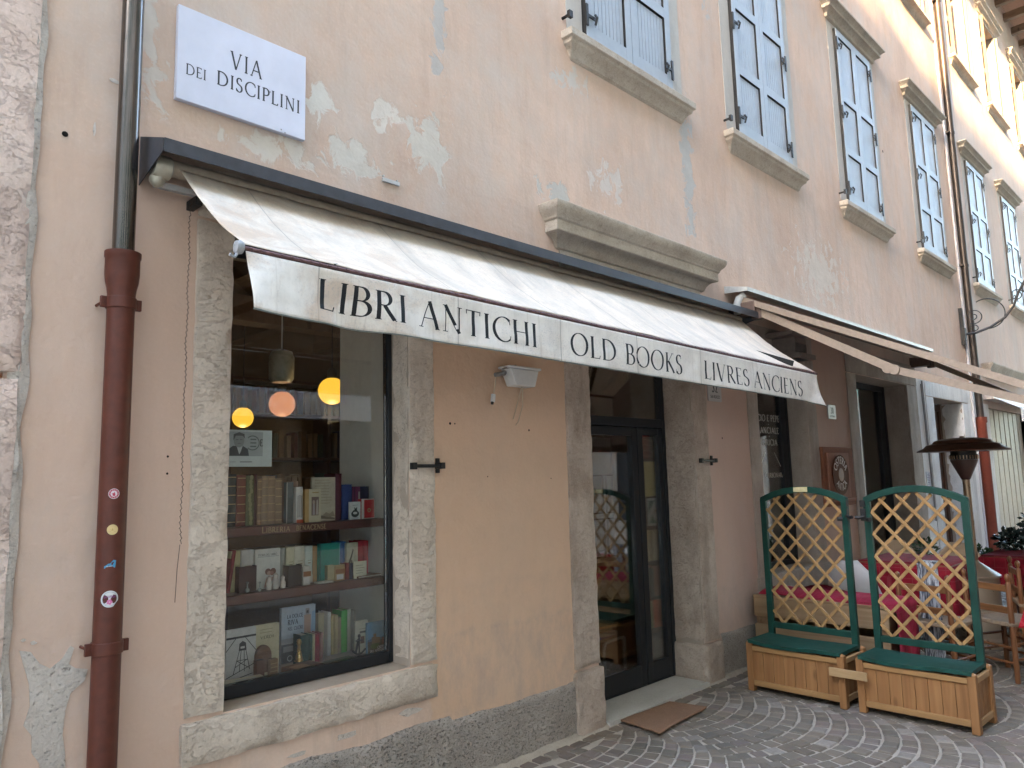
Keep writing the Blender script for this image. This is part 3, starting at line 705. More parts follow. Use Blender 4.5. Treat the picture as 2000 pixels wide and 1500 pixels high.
def open_window(c):
    b = MB(); 
    for a, e in ((c-.76, c-.582), (c+.582, c+.76)): b.box(a, e, -.004, .02, 9.04, 11.04)
    b.box(c-.76, c+.76, -.0045, .02, 11.002, 11.04)
    W = b.build('window', M_WINBAND, BLD); tag(W, 'upper window with its shutters folded open')
    for sgn in (-1, 1):
        sm = shutter_mesh(.55, 9.06, 10.98)
        ang = R(152)*sgn if sgn > 0 else R(-152)
        hx = c+sgn*.58
        M = Matrix.Translation(Vector((hx, -.03, 0))) @ Matrix.Rotation(-sgn*R(150), 4, 'Z') @ Matrix.Translation(Vector((0 if sgn < 0 else -.55, 0, 0)))
        sm.v = [M @ p for p in sm.v]
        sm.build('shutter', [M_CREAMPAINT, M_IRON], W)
    f = MB(); frame_rect(f, c-.585, c+.585, 9.03, 11.0, .20, .25, .07); f.box(c-.05, c+.05, .201, .249, 9.1, 10.93); f.build('frame', M_CREAMPAINT, W)
    MB().box(c-.58, c+.58, .222, .227, 9.06, 10.95).build('pane', M_GLASS, W)
    s = MB(); ring_moulding(s, c-.72, c+.72, [(0, 8.83), (.02, 8.845), (.03, 8.88), (.06, 8.91), (.08, 8.92), (.10, 8.93), (.10, 8.98), (0, 9.01)]); s.build('sill', M_CORNICE, W)
    k = MB(); ring_moulding(k, c-.76, c+.76, [(0, 11.045), (.03, 11.06), (.05, 11.1), (.10, 11.13), (.10, 11.17), (.15, 11.22), (.15, 11.25), (0, 11.28)]); k.build('cornice', M_CORNICE, W)
for c in W_UP: open_window(c)

# ---- rooms behind the panes
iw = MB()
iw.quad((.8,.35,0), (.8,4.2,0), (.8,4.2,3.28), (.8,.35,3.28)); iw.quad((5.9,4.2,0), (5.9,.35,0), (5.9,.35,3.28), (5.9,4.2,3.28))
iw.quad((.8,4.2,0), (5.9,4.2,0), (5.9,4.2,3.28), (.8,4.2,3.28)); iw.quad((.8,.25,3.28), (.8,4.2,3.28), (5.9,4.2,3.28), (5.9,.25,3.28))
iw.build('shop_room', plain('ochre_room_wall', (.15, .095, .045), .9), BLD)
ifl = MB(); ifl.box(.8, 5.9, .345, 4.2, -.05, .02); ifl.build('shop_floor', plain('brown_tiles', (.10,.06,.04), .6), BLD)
bm_ = MB()
for x in (1.3, 2.3, 3.3, 4.3, 5.3): bm_.box(x, x+.16, .3, 4.2, 3.06, 3.28)
bm_.box(.8, 5.9, 2.2, 2.38, 2.86, 3.06)
bm_.build('ceiling_beams', wood_mat('beam_wood', (.10,.055,.03), (.17,.10,.055), 'y'), BLD)
sp = MB(); sp.box(2.55, 2.60, .20, .86, .66, 3.05); sp.build('side_panel', plain('pale_grey_panel', (.80,.83,.77), .6, var=.04), BLD)
st = MB(); st.box(1.30, 2.548, .205, .86, .62, .675); st.build('display_floor', plain('display_board', (.30,.26,.22), .6), BLD)
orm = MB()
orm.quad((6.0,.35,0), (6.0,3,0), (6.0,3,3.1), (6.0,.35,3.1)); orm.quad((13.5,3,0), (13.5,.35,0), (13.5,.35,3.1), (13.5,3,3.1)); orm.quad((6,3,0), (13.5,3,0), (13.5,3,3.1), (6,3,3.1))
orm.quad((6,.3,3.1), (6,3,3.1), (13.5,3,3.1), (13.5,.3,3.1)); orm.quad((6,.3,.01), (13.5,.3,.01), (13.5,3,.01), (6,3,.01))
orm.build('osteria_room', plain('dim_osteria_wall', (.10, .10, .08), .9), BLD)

# ------------------------------------------------------------------ awning over the bookshop
M_CANVAS_ = None
def canvas_mat(name, col, dirt, trans=0.25, streak=True, seams=()):
    t = NT(name); p = t.pos
    f = t.noise(t.map(p, (3, 1.2, 1.2)), 2.0, 6, .65, .6); g = t.noise(p, 45, 5, .65); wv = t.noise(p, 500, 2)
    c = t.mix(t.ramp(f, .42, .72, 0, .75), col, dirt)
    c = t.mix(t.ramp(g, .5, .8, 0, .3), c, [x*.75 for x in dirt])
    if streak:
        s = t.noise(t.map(p, (40, 2, 1.5)), 1.0, 4, .6)
        c = t.mix(t.ramp(s, .58, .78, 0, .35), c, (.36, .27, .20))
    if seams:     # sewn joins between the cloth widths, with a little grime caught along them
        s_ = t.sep(p)
        for sx in seams:
            dd_ = t.math('ABSOLUTE', t.math('SUBTRACT', s_[0], sx))
            c = t.mix(t.ramp(dd_, .0015, .004, .55, 0), c, (.20, .17, .15))
            c = t.mix(t.math('MULTIPLY', t.ramp(dd_, .0, .10, .30, 0), t.ramp(f, .35, .6)), c, (.50, .42, .33))
        # brown water stains towards the left end
        w_ = t.noise(t.map(p, (2.2, 3.0, 3.0)), 1.6, 5, .6, 1.0)
        c = t.mix(t.math('MULTIPLY', t.ramp(w_, .45, .62), t.ramp(s_[0], 1.2, 2.6, .75, .12)), c, (.60, .44, .31))
        sp_ = t.noise(p, 130, 4, .7); c = t.mix(t.math('MULTIPLY', t.ramp(sp_, .52, .66), t.ramp(w_, .38, .55, 0, .40)), c, (.36, .36, .38))
    b = t.b; t.link(c, b.inputs['Base Color']); b.inputs['Roughness'].default_value = .75; b.inputs['Specular IOR Level'].default_value = .2
    nrm = t.bump(t.math('ADD', g, t.math('MULTIPLY', wv, .4)), .18, .003); t.link(nrm, b.inputs['Normal'])
    tr = t.n('ShaderNodeBsdfTranslucent'); t.link(c, tr.inputs['Color']); mx = t.n('ShaderNodeMixShader'); mx.inputs[0].default_value = trans
    t.link(b.outputs[0], mx.inputs[1]); t.link(tr.outputs[0], mx.inputs[2]); t.link(mx.outputs[0], t.out.inputs['Surface'])
    return t.m
M_CANVAS = canvas_mat('offwhite_canvas', (.82,.70,.565), (.56,.50,.43), .22, True, (1.453, 2.152, 2.841, 3.503, 4.192, 4.885))
AW = thing('shop_awning', 'off white canvas awning with old books lettering in three languages', 'awning', (3.56, 0, 2.4))
hd = MB()
hd.prism([(0.0, 3.075), (-.262, 2.978), (-.262, 2.968), (0.0, 3.065)], 'x', 1.04, 6.0)      # top sheet
hd.box(1.04, 6.0, -.2665, -.2625, 2.922, 2.979)                                              # lip
for x in (1.036, 6.0): hd.prism([(0, 3.075), (-.262, 2.978), (-.262, 2.924), (0, 2.86)], 'x', x, x+.004)
hd.build('hood', M_HOOD, AW)
def barz(x): return 2.437-.0115*(x-1.16)
def aw_top(u, v):
    x = 1.16+4.80*u; z1 = barz(x)+.012
    y = -.11-.62*v; z = 2.93*(1-v)+z1*v
    z -= .030*math.sin(math.pi*v)*(1+.25*math.sin(u*9))                     # sag
    z += .006*noise.noise(Vector((x*2.2, v*3, .3))) + .003*noise.noise(Vector((x*7, v*8, 1.3)))
    for sx in SEAMS:
        z -= .003*math.exp(-((x-sx)/.012)**2)
    return Vector((x, y, z))
SEAMS = (1.453, 2.152, 2.841, 3.503, 4.192, 4.885)
tp = MB(); tp.grid(220, 22, aw_top)
TOP = tp.build('canvas', M_CANVAS, AW, sharp=80)
so_ = TOP.modifiers.new('thick', 'SOLIDIFY'); so_.thickness = .002
def val(x, v):
    """hanging valance: v = 0 at the bar, 1 at the hem"""
    zb = barz(x)-.012; h_ = .213+.012*min(1, max(0, (x-1.2)/4.8))
    if x > 5.6: h_ += .03*((x-5.6)/.36)**2
    y = -.738
    y -= .010*v*math.sin((x-1.16)*5.2+1.2)*math.exp(-(x-1.16)*.6)
    y -= .042*v*math.exp(-((x-1.24+.12*v)/.10)**2)                          # curling corner
    y += .034*v*math.exp(-((x-1.46-.16*v)/.11)**2)
    y -= .018*v*math.exp(-((x-1.76-.1*v)/.13)**2)
    y += .004*v*math.sin(x*3.3+v*1.5)+.004*(v-.6*v*v)*math.sin(x*8.1+1+v*2.4)
    y -= .05*v*v*math.exp(-((x-5.96)/.12)**2)
    y += .004*noise.noise(Vector((x*9, v*4, 2.0)))*(.3+v)
    xx = x+.012*v*math.exp(-((x-1.16)/.1)**2)+(.035*v*v*math.exp(-((x-5.96)/.15)**2))
    for sx in SEAMS: y += .0025*math.exp(-((x-sx)/.006)**2)
    return Vector((xx, y, zb-h_*v))
vl = MB(); vl.grid(420, 16, lambda u, v: val(1.16+4.80*u, v))
M_VALANCE = canvas_mat('valance_canvas', (.86,.80,.72), (.70,.64,.57), .2, True, (1.453, 2.152, 2.841, 3.503, 4.192, 4.885))
VAL = vl.build('valance', M_VALANCE, AW, sharp=80)
s2 = VAL.modifiers.new('thick', 'SOLIDIFY'); s2.thickness = .002; s2.offset = -1
hm = MB(); hm.tube([val(1.16+4.8*i/200, 1.0)+Vector((0, -.001, 0)) for i in range(201)], .0035, 5)
hm.build('hem', plain('grey_green_hem', (.16,.17,.15), .8), VAL)
lt = MB()
def on_val(x, z):
    zb = barz(x)-.012; h_ = .213+.012*min(1, max(0, (x-1.2)/4.8)); v = (zb-z)/h_
    e = .004; p = val(x, v); n_ = (val(x+e, v)-p).cross(val(x, v+.02)-p)
    if n_.y > 0: n_ = -n_
    return p+n_.normalized()*.0025
for (txt, a, b, h_) in (('LIBRI', 1.45, 1.862, .118), ('ANTICHI', 1.93, 2.66, .118), ('OLD', 2.915, 3.30, .118), ('BOOKS', 3.385, 3.975, .118), ('LIVRES', 4.225, 4.812, .118), ('ANCIENS', 4.875, 5.675, .118)):
    q, w = stroke_quads(txt, thick=.13, thin=.034, track=.09)
    sx = (b-a)/w
    for qd in q: lt.add([on_val(a+p_[0]*sx, 2.262-.0195*(a+p_[0]*sx-1.45)+p_[1]*h_) for p_ in qd], [(0,1,2,3)])
lt.build('lettering', M_BLACKPAINT, VAL)
br = MB(); br.tube([(1.14+4.84*i/40, -.733, barz(1.14+4.84*i/40)) for i in range(41)], .0085, 8)
for i in range(120):
    x = 1.17+i*.04; br.tube([(x, -.7435, barz(x)), (x+.012, -.7435, barz(x))], .004, 4)
br.build('front_bar', plain('purple_brown_bar', (.14,.075,.070), .5, 0, .3, 60), AW)
ec = MB(); ec.lathe([(.001,-.012),(.022,-.012),(.026,0),(.022,.012),(.001,.012)], (1.137, -.735, 2.435), 14, M=Matrix.Rotation(R(90), 4, 'Y'))
ec.tube([(1.13, -.735, 2.41), (1.12, -.74, 2.395), (1.10, -.745, 2.40)], .006, 6)
ec.build('end_cap', plain('clear_grey_plastic', (.30,.30,.30), .3), AW)
rl = MB(); rl.tube([(1.12, -.085, 2.935), (5.98, -.085, 2.935)], .036, 16); rl.build('roller', plain('rolled_canvas', (.40,.32,.24), .8), AW)
mg = MB(); mg.lathe([(.001,-.035),(.044,-.035),(.050,-.02),(.050,.03),(.040,.036),(.001,.036)], (1.085, -.115, 2.915), 20, M=Matrix.Rotation(R(90), 4, 'Y'))
mg.ball((1.075, -.10, 2.865), .032, 14); mg.tube([(1.085, -.115, 2.90), (1.075, -.10, 2.865)], .03, 10)
mg.build('gear_housing', plain('beige_metal', (.38,.34,.26), .35, .3), AW)
tb = MB(); tb.box(1.07, 5.97, -.095, -.070, 2.838, 2.863); tb.box(1.235, 1.265, -.10, 0, 2.80, 2.838, 1); tb.box(5.7, 5.73, -.10, 0, 2.80, 2.838, 1)
tb.build('torsion_bar', [plain('grey_bar', (.33,.31,.29), .5), M_IRON], AW)
for (x0, s) in ((1.5, 1), (5.6, -1)):
    am = MB(); am.bar((x0, -.10, 2.80), (x0+s*.42, -.30, 2.62), .03, .045); am.bar((x0+s*.42, -.30, 2.62), (x0+s*.02, -.72, 2.43), .03, .04); am.build('folding_arm', M_IRON, AW)
ch = MB()
pts = [(1.213+.0012*math.sin(i*.7), -.10-.006*math.cos(i*.31), 2.80-i*.0118) for i in range(121)]
for i, p in enumerate(pts):
    if i % 1 == 0:
        a = i % 2
        ch.tube([(p[0]+(.004 if a else 0), p[1]+(0 if a else .004), p[2]+.006), (p[0]-(.004 if a else 0), p[1]-(0 if a else .004), p[2]-.006)], .0017, 4, caps=False)
ch.tube([(1.212, -.10, 1.375), (1.206, -.095, 1.28), (1.203, -.09, 1.15)], .0015, 4)
ch.build('pull_chain', plain('rusty_chain', (.10,.07,.05), .6, .4), AW)

# ------------------------------------------------------------------ downpipes
DP = thing('downpipe', 'downpipe with steel upper length and oxblood iron lower length beside the street sign', 'downpipe', (.96, -.09, 0))
u_ = MB(); u_.tube([(.96, -.09, 2.50), (.96, -.09, 8), (.96, -.09, 12)], .041, 28); u_.build('steel_pipe', M_STEEL, DP)
lo = MB(); lo.lathe([(.050, -.05), (.050, 2.28), (.051, 2.36), (.054, 2.385), (.060, 2.41), (.063, 2.44), (.063, 2.505), (.0665, 2.51), (.0665, 2.53), (.058, 2.53), (.044, 2.50)], (.96, -.09, 0), 32)
lo.build('iron_pipe', M_RUSTPIPE, DP)
for z in (2.325, 1.02):
    b = MB(); b.lathe([(.051, -.022), (.0555, -.022), (.0555, .022), (.051, .022)], (.96, -.09, z), 28)
    b.box(.885, .910, -.098, -.082, z-.022, z+.022); b.box(1.010, 1.035, -.098, -.082, z-.022, z+.022); b.tube([(.897, -.10, z), (.897, 0, z)], .006, 6); b.tube([(1.022, -.10, z), (1.022, 0, z)], .006, 6)
    b.build('bracket', M_RUSTPIPE, DP, bevel=.002)
def on_pipe(a0, z, r=.0508):
    """curved label: local (u, v) metres round the pipe axis at angle a0"""
    def f(u, v):
        a = a0+u/r
        return Vector((.96+r*math.sin(a), -.09-r*math.cos(a), z+v))
    return f
def sticker(name, a0, z, outline, col, marks, label):
    rim = MB(); f = on_pipe(a0, z); n = len(outline)
    rim.add([f(0, 0)]+[f(*p) for p in outline], [(0, i+1, (i+1) % n+1) for i in range(n)])
    o = rim.build(name, paint('sticker_'+name, col, .4), DP); tag(o, label)
    g = on_pipe(a0, z, .0511)
    mats = []; mk = MB()
    for (pl, c) in marks:
        mt = paint('sticker_ink', c, .4)
        if mt not in mats: mats.append(mt)
        mk.add([g(*p) for p in pl], [tuple(range(len(pl)))], mats.index(mt))
    if marks: mk.build('print', mats, o)
    return o
circ = lambda r, cx=0, cy=0, n=22: [(cx+r*math.cos(2*math.pi*i/n), cy+r*math.sin(2*math.pi*i/n)) for i in range(n)]
A0 = R(-14)
ticks = lambda r0, r1, c, n: [([( r0*math.cos(a), r0*math.sin(a)), (r1*math.cos(a), r1*math.sin(a)), (r1*math.cos(a+.16), r1*math.sin(a+.16)), (r0*math.cos(a+.16), r0*math.sin(a+.16))], c) for a in [2*math.pi*i/n for i in range(n)]]
def ring(r0, r1, c, n=24): return [([(r0*math.cos(a), r0*math.sin(a)), (r1*math.cos(a), r1*math.sin(a)), (r1*math.cos(b), r1*math.sin(b)), (r0*math.cos(b), r0*math.sin(b))], c) for a, b in [(2*math.pi*i/n, 2*math.pi*(i+1)/n) for i in range(n)]]
sticker('round_sticker', A0, 1.585, circ(.019), (.62,.55,.56), ring(.0115, .0172, (.38,.03,.06))+ticks(.0135, .0155, (.6,.5,.5), 13)+[([(-.004,-.008),(.004,-.009),(.005,-.002),(.001,.008),(-.001,.002),(-.006,.003)], (.40,.04,.07))], 'round pink and white sticker with a red figure')
sticker('round_sticker', A0, 1.452, circ(.019), (.55,.40,.18), [([(-.004,-.003),(.004,-.003),(0,.006)], (.42,.28,.10)), ([(-.010,-.008),(.010,-.008),(.010,-.0065),(-.010,-.0065)], (.42,.28,.10))], 'round yellow sticker')
sticker('torn_sticker', A0-.1, 1.325, [(-.018,-.014),(.019,-.012),(.022,.014),(.012,.016),(.006,.004),(-.004,.003),(-.012,-.003),(-.018,-.006)], (.06,.25,.42), [([(-.012,-.009),(.010,-.007),(.010,-.004),(-.012,-.006)], (.35,.45,.5))], 'torn blue sticker')
fl = [(circ(.0045, .0058*math.cos(a), .0058*math.sin(a)-.011, 9), (.58,.16,.32)) for a in [i*1.257 for i in range(5)]]+[([(-.004,-.012),(-.016,-.021),(-.015,-.022),(-.003,-.014)], (.30,.30,.28))]
sticker('round_sticker', A0, 1.20, [p for p in circ(.030, n=28) if not (p[0] > .017 and p[1] < -.010)]+[], (.60,.60,.58), ring(.024, .027, (.42,.43,.45))+fl, 'larger white sticker with a pink flower and a bite missing')
lv = bpy.data.objects  # lettering on the white sticker
tx = MB(); g2 = on_pipe(A0, 1.20, .0512)
q, w = stroke_quads('LA VIPERA', thick=.2, thin=.12, track=.08)
for qd in q: tx.add([g2((a-w/2)*.0065, .004+b*.0085) for a, b in qd], [(0,1,2,3)])
tx.build('print', paint('plum_ink', (.22,.06,.20), .5), [o for o in DP.children if o.get('label', '').startswith('larger white')][0])
DP2 = thing('downpipe', 'brown downpipe between the fourth and fifth windows with a red foot', 'downpipe', (13.8, -.08, 0))
u_ = MB(); u_.tube([(13.8, -.08, 2.38), (13.8, -.08, 12)], .055, 16); u_.build('brown_pipe', M_BROWNPIPE, DP2)
lo = MB(); lo.lathe([(.075, 0), (.075, 2.30), (.09, 2.32), (.09, 2.40), (.05, 2.40)], (13.8, -.08, 0), 20); lo.build('red_pipe', plain('red_iron_pipe', (.20,.045,.025), .55), DP2)
for z in (4.9, 7.2, 9.6):
    b = MB(); b.lathe([(.056, -.02), (.062, -.02), (.062, .02), (.056, .02)], (13.8, -.08, z), 16); b.box(13.68, 13.75, -.09, 0, z-.015, z+.015); b.build('bracket', M_BROWNPIPE, DP2)
CN = MB(); CN.tube([(13.66, -.02, 0.2), (13.66, -.02, 12)], .018, 8); tag(CN.build('cable_conduit', paint('pale_conduit', (.50,.46,.46)), None), 'thin pale conduit running up beside the brown downpipe', 'conduit')

# ------------------------------------------------------------------ signs
SG = thing('street_sign', 'white marble street plaque reading via dei disciplini', 'street sign', (1.477, -.03, 3.28))
pl = MB(); pl.box(1.164, 1.788, -.030, -.002, 3.285, 3.725)
pl.build('plaque', plain('white_marble', (.62,.615,.69), .45, var=.06, scale=6, bump=.03), SG, bevel=.003)
tx = MB(); on = lambda u, v: (u, -.0306, v)
write(tx, 'VIA', on, .085, x0=1.402, base=3.516, width=.155, thick=.12, thin=.07, track=.16)
write(tx, 'DEI', on, .050, x0=1.203, base=3.410, width=.090, thick=.12, thin=.08, track=.12)
write(tx, 'DISCIPLINI', on, .068, x0=1.342, base=3.413, width=.415, thick=.13, thin=.075, track=.13)
tx.build('lettering', paint('engraved_letters', (.05,.05,.055), .6), SG)
bl = MB(); 
for (x, z) in ((1.68, 3.29), (1.66, 3.30), (1.60, 3.47)): bl.lathe([(1e-7, 0), (.004, 0)], (x, -.0305, z), 8, M=Matrix.Rotation(R(90), 4, 'X'))
bl.build('stain', paint('grey_spot', (.3,.3,.3)), SG)
for (name, x0, x1, z0, z1, num, lab) in (('house_number', 5.520, 5.735, 2.205, 2.40, '32', 'white house number plate thirty two beside the bookshop door'), ('house_number', 7.95, 8.15, 2.15, 2.30, '30', 'white house number plate thirty between the osteria window and door')):
    n = thing(name, lab, 'number plate', ((x0+x1)/2, -.01, z0))
    p = MB(); p.box(x0, x1, -.012, -.001, z0, z1); p.build('plate', plain('enamel_plate', (.50,.47,.44), .4, var=.05), n, bevel=.003)
    t = MB(); on = lambda u, v: (u, -.0126, v); h_ = z1-z0
    write(t, num, on, h_*.42, center=(x0+x1)/2, base=z0+h_*.40, thick=.17, thin=.09)
    write(t, 'SAN ROCCO' if num == '32' else 'OSTERIA', on, h_*.12, center=(x0+x1)/2, base=z0+h_*.14, width=(x1-x0)*.7, thick=.2, thin=.14)
    t.build('lettering', M_BLACKPAINT, n)
OS = thing('osteria_sign', 'carved wooden osteria sign board with a round emblem on the wall', 'sign', (8.0, -.03, 1.2))
b = MB(); b.box(7.66, 8.46, -.035, -.002, 1.24, 1.85); b.build('board', plain('sign_board_wood', (.24,.10,.06), .8, spec=.05), OS, bevel=.006)
b = MB(); b.box(7.74, 8.30, -.050, -.036, 1.32, 1.79); b.box(7.70, 8.34, -.085, -.0555, 1.285, 1.312); b.build('panel', plain('pinkish_wood_panel', (.34,.16,.105), .8, spec=.05), OS, bevel=.004)
e = MB(); e.lathe([(.001,.0),(.205,.0),(.21,.008),(.001,.009)], (8.02, -.056, 1.56), 36, M=Matrix.Rotation(R(90), 4, 'X')); e.build('emblem', plain('dark_carved_disc', (.13,.055,.03), .8, spec=.05), OS)
t = MB()
def arc_text(s, r, a_mid, flip):
    q, w = stroke_quads(s, thick=.2, thin=.13, track=.12); h_ = .075; k = h_/1.0*.92
    for qd in q:
        pts = []
        for (a, b_) in qd:
            u = (a-w/2)*k
            if not flip: rr_ = r+b_*h_; an = a_mid-u/(r+.03)
            else: rr_ = r-b_*h_; an = a_mid+u/(r-.0)
            pts.append((8.02+rr_*math.cos(an), -.0662, 1.56+rr_*math.sin(an)))
        t.add(pts, [(0,1,2,3)])
arc_text('OSTERIA', .115, R(90), False); arc_text('ANTICA', .165, R(270), True)
e2 = MB(); e2.lathe([(.055, 0), (.07, .002), (.055, .002)], (8.02, -.0655, 1.56), 24, M=Matrix.Rotation(R(90), 4, 'X'))
t.v += []; t.build('lettering', plain('pale_carved_letters', (.60,.44,.35), .6), OS); e2.build('ring', plain('mid_carved_ring', (.30,.16,.10), .6), OS)
# lettering on the osteria window
WL = MB(); on = lambda u, v: (u, .2105, v)
for (s, x0, z, w, h_) in (('CACIO E PEPE', 6.66, 2.105, .60, .062), ('GUANCIALE', 6.70, 1.985, .53, .060), ('GRICIA', 6.87, 1.868, .31, .058), ('GRICIA', 6.53, 1.555, .25, .045), ('CARBONARA', 6.88, 1.553, .40, .045)):
    write(WL, s, on, h_, x0=x0, base=z, width=w, thick=.17, thin=.10)
for (z) in (2.075, 1.955): WL.add([on(7.02+.006*math.cos(a), z+.006*math.sin(a)) for a in [i*math.pi/4 for i in range(8)]], [tuple(range(8))])
for (a, b) in (((6.92, 1.80), (6.79, 1.66)), ((7.10, 1.80), (7.22, 1.66))):
    WL.quad(on(a[0]-.004, a[1]), on(a[0]+.004, a[1]), on(b[0]+.006, b[1]), on(b[0]-.006, b[1]))
WL.build('lettering', M_PALELETTER, [o for o in OSW.children if o.name.startswith('pane')][0])

# ------------------------------------------------------------------ iron shutter stays
for (x0, x1, z, lab) in ((2.425, 2.622, 1.683, 'black iron hook bar across the right jamb of the bookshop window'), (5.29, 5.515, 1.71, 'black iron hook bar across the right jamb of the bookshop door')):
    s = thing('iron_stay', lab, 'iron bar', ((x0+x1)/2, -.04, z))
    b = MB(); b.box(x0, x1-.01, -.052, -.040, z-.009, z+.009); b.box(x0-.012, x0+.018, -.06, -.032, z-.018, z+.018); b.build('bar', M_IRON, s, bevel=.002)
    b = MB(); b.box(x1-.014, x1+.014, -.058, 0, z-.016, z+.018); b.box(x1-.011, x1+.011, -.014, 0, z-.038, z+.042); b.tube([(x1, -.018, z+.03), (x1, -.012, z+.03)], .006, 6); b.tube([(x1, -.018, z-.028), (x1, -.012, z-.028)], .006, 6); b.build('wall_plate', M_IRON, s, bevel=.002)
# broken wall lamp between window and door
WLP = thing('wall_lamp', 'white plastic wall lamp with a loose cable and hanging plug', 'wall lamp', (3.2, -.1, 2.15))
b = MB(); b.prism([(3.10, 2.255), (3.345, 2.255), (3.31, 2.155), (3.145, 2.155)], 'y', -.115, -.03); b.box(3.085, 3.36, -.125, -.02, 2.2565, 2.272); b.build('housing', M_WHITEPLASTIC, WLP, bevel=.006)
b = MB(); b.tube([(3.20, 0, 2.20), (3.20, -.035, 2.20)], .035, 10); b.tube([(3.10, -.07, 2.235), (3.06, -.06, 2.22), (3.03, -.05, 2.215)], .013, 8); b.ball((3.085, -.07, 2.225), .016, 8); b.tube([(3.16, -.10, 2.275), (3.06, -.09, 2.25)], .006, 6); b.build('bracket', plain('grey_bracket', (.22,.20,.18), .5), WLP)
for pts_, r_c in (([(3.04, -.05, 2.21), (3.035, -.045, 2.15), (3.025, -.04, 2.095)], .0035), ([(3.235, -.07, 2.155), (3.225, -.05, 2.08), (3.195, -.03, 1.96)], .003), ([(3.245, -.07, 2.155), (3.262, -.05, 2.05), (3.25, -.02, 1.95), (3.225, -.02, 1.925)], .0028)):
    b = MB(); b.tube(pts_, r_c, 6); b.build('cable', paint('yellowed_cable', (.45,.36,.25)), WLP)
b = MB(); b.tube([(3.025, -.04, 2.10), (3.018, -.04, 2.055)], .014, 8); b.tube([(3.016, -.04, 2.055), (3.013, -.04, 2.04)], .009, 6, 1); b.build('plug', [M_WHITEPLASTIC, M_IRON], WLP)
# old cable clip plate under the flaked paint
b = MB(); b.box(2.265, 2.375, -.012, 0, 3.215, 3.235); b.tube([(2.27, -.014, 3.245), (2.27, 0, 3.245)], .005, 6); b.tube([(2.36, -.014, 3.24), (2.36, 0, 3.24)], .005, 6)
tag(b.build('cable_clip', plain('dirty_white_plastic', (.5,.48,.45), .6), None), 'small dirty white clip strip fixed on the wall above the awning hood', 'clip')
# box lamp under the second awning
BL = thing('box_lamp', 'brown box lamp with ribbed cage and square base plate under the osteria awning', 'lamp', (6.85, -.2, 2.6))
b = MB(); b.box(6.62, 6.95, -.28, -.01, 2.86, 2.90); b.build('top_plate', plain('brown_lamp_metal', (.22,.17,.14), .6), BL, bevel=.004)
b = MB(); b.box(6.74, 6.98, -.24, -.01, 2.70, 2.858); 
for i in range(8): b.box(6.742+i*.030, 6.752+i*.030, -.252, -.241, 2.70, 2.80)
b.build('body', plain('brown_lamp_metal', (.22,.17,.14), .6), BL, bevel=.004)
b = MB(); b.box(6.70, 7.04, -.30, -.005, 2.655, 2.699); b.box(6.76, 6.98, -.25, -.05, 2.650, 2.6545, 1); b.build('base_plate', [plain('brown_lamp_metal', (.22,.17,.14), .6), M_IRON], BL, bevel=.004)

# ------------------------------------------------------------------ osteria awning, far awning
AW2 = thing('osteria_awning', 'long tan osteria awning stretched out over the tables, seen edge on', 'awning', (8.5, 0, 3.0))
M_TAN = canvas_mat('tan_canvas', (.36,.285,.225), (.28,.22,.17), .20, False)
M_TANMETAL = plain('tan_metal', (.32,.24,.18), .45, .1)
M_CREAMMETAL = plain('cream_sheet_metal', (.56,.54,.49), .45, .1)
h = MB(); h.prism([(0, 3.245), (-.215, 3.20), (-.215, 3.19), (0, 3.232)], 'x', 5.92, 11.1); h.box(5.92, 11.1, -.219, -.2155, 3.165, 3.2)
h.prism([(0, 3.245), (-.215, 3.20), (-.215, 3.165), (0, 3.18)], 'x', 5.916, 5.92); h.prism([(0, 3.245), (-.215, 3.20), (-.215, 3.165), (0, 3.18)], 'x', 11.1, 11.104)
h.build('hood', M_CREAMMETAL, AW2)
def a2(x, y): return 3.125+(y+.16)*.485
f = MB(); f.grid(60, 24, lambda u, v: (5.99+5.0*u, -.14-2.35*v, a2(0, -.14-2.35*v)-.015*math.sin(math.pi*v)-.004*math.sin(u*50))); F2 = f.build('canvas', M_TAN, AW2, sharp=80); F2.modifiers.new('thick', 'SOLIDIFY').thickness = .003
b = MB(); b.tube([(5.98, -.12, 3.10), (11.05, -.12, 3.10)], .04, 14); b.build('roller', M_TAN, AW2)
for x in (5.975, 7.6, 9.3, 11.0):
    b = MB(); b.bar((x, -.14, a2(0, -.14)-.03), (x, -2.46, a2(0, -2.46)-.03), .02, .05); b.build('side_bar', M_TANMETAL, AW2)
b = MB(); b.box(5.95, 11.05, -2.52, -2.45, 1.93, 2.0); b.build('front_bar', M_TANMETAL, AW2, bevel=.008)
for x in (6.02, 10.85):
    b = MB(); b.bar((x, -.26, 2.985), (x, -1.31, 2.35), .045, .062); b.bar((x, -1.32, 2.345), (x, -2.44, 1.92), .04, .055); b.tube([(x-.035, -1.315, 2.347), (x+.035, -1.315, 2.347)], .038, 12); b.tube([(x-.03, -1.27, 2.365), (x+.03, -1.27, 2.365)], .042, 12)
    b.build('arm', M_TANMETAL, AW2)
    b = MB(); b.box(x-.06, x+.06, -.25, -.001, 2.95, 3.08); b.box(x-.03, x+.03, -.29, -.20, 2.92, 3.02); b.build('arm_bracket', plain('dark_brown_bracket', (.14,.09,.07), .5), AW2, bevel=.006)
g = MB(); g.tube([(5.965, -.09, 2.98), (5.965, -.09, 3.07), (5.965, -.11, 3.12), (6.0, -.14, 3.15)], .034, 12); g.tube([(5.965, -.09, 3.04), (5.87, -.05, 3.045), (5.83, -.01, 3.03)], .005, 6); g.build('gear_housing', M_WHITEPLASTIC, AW2)
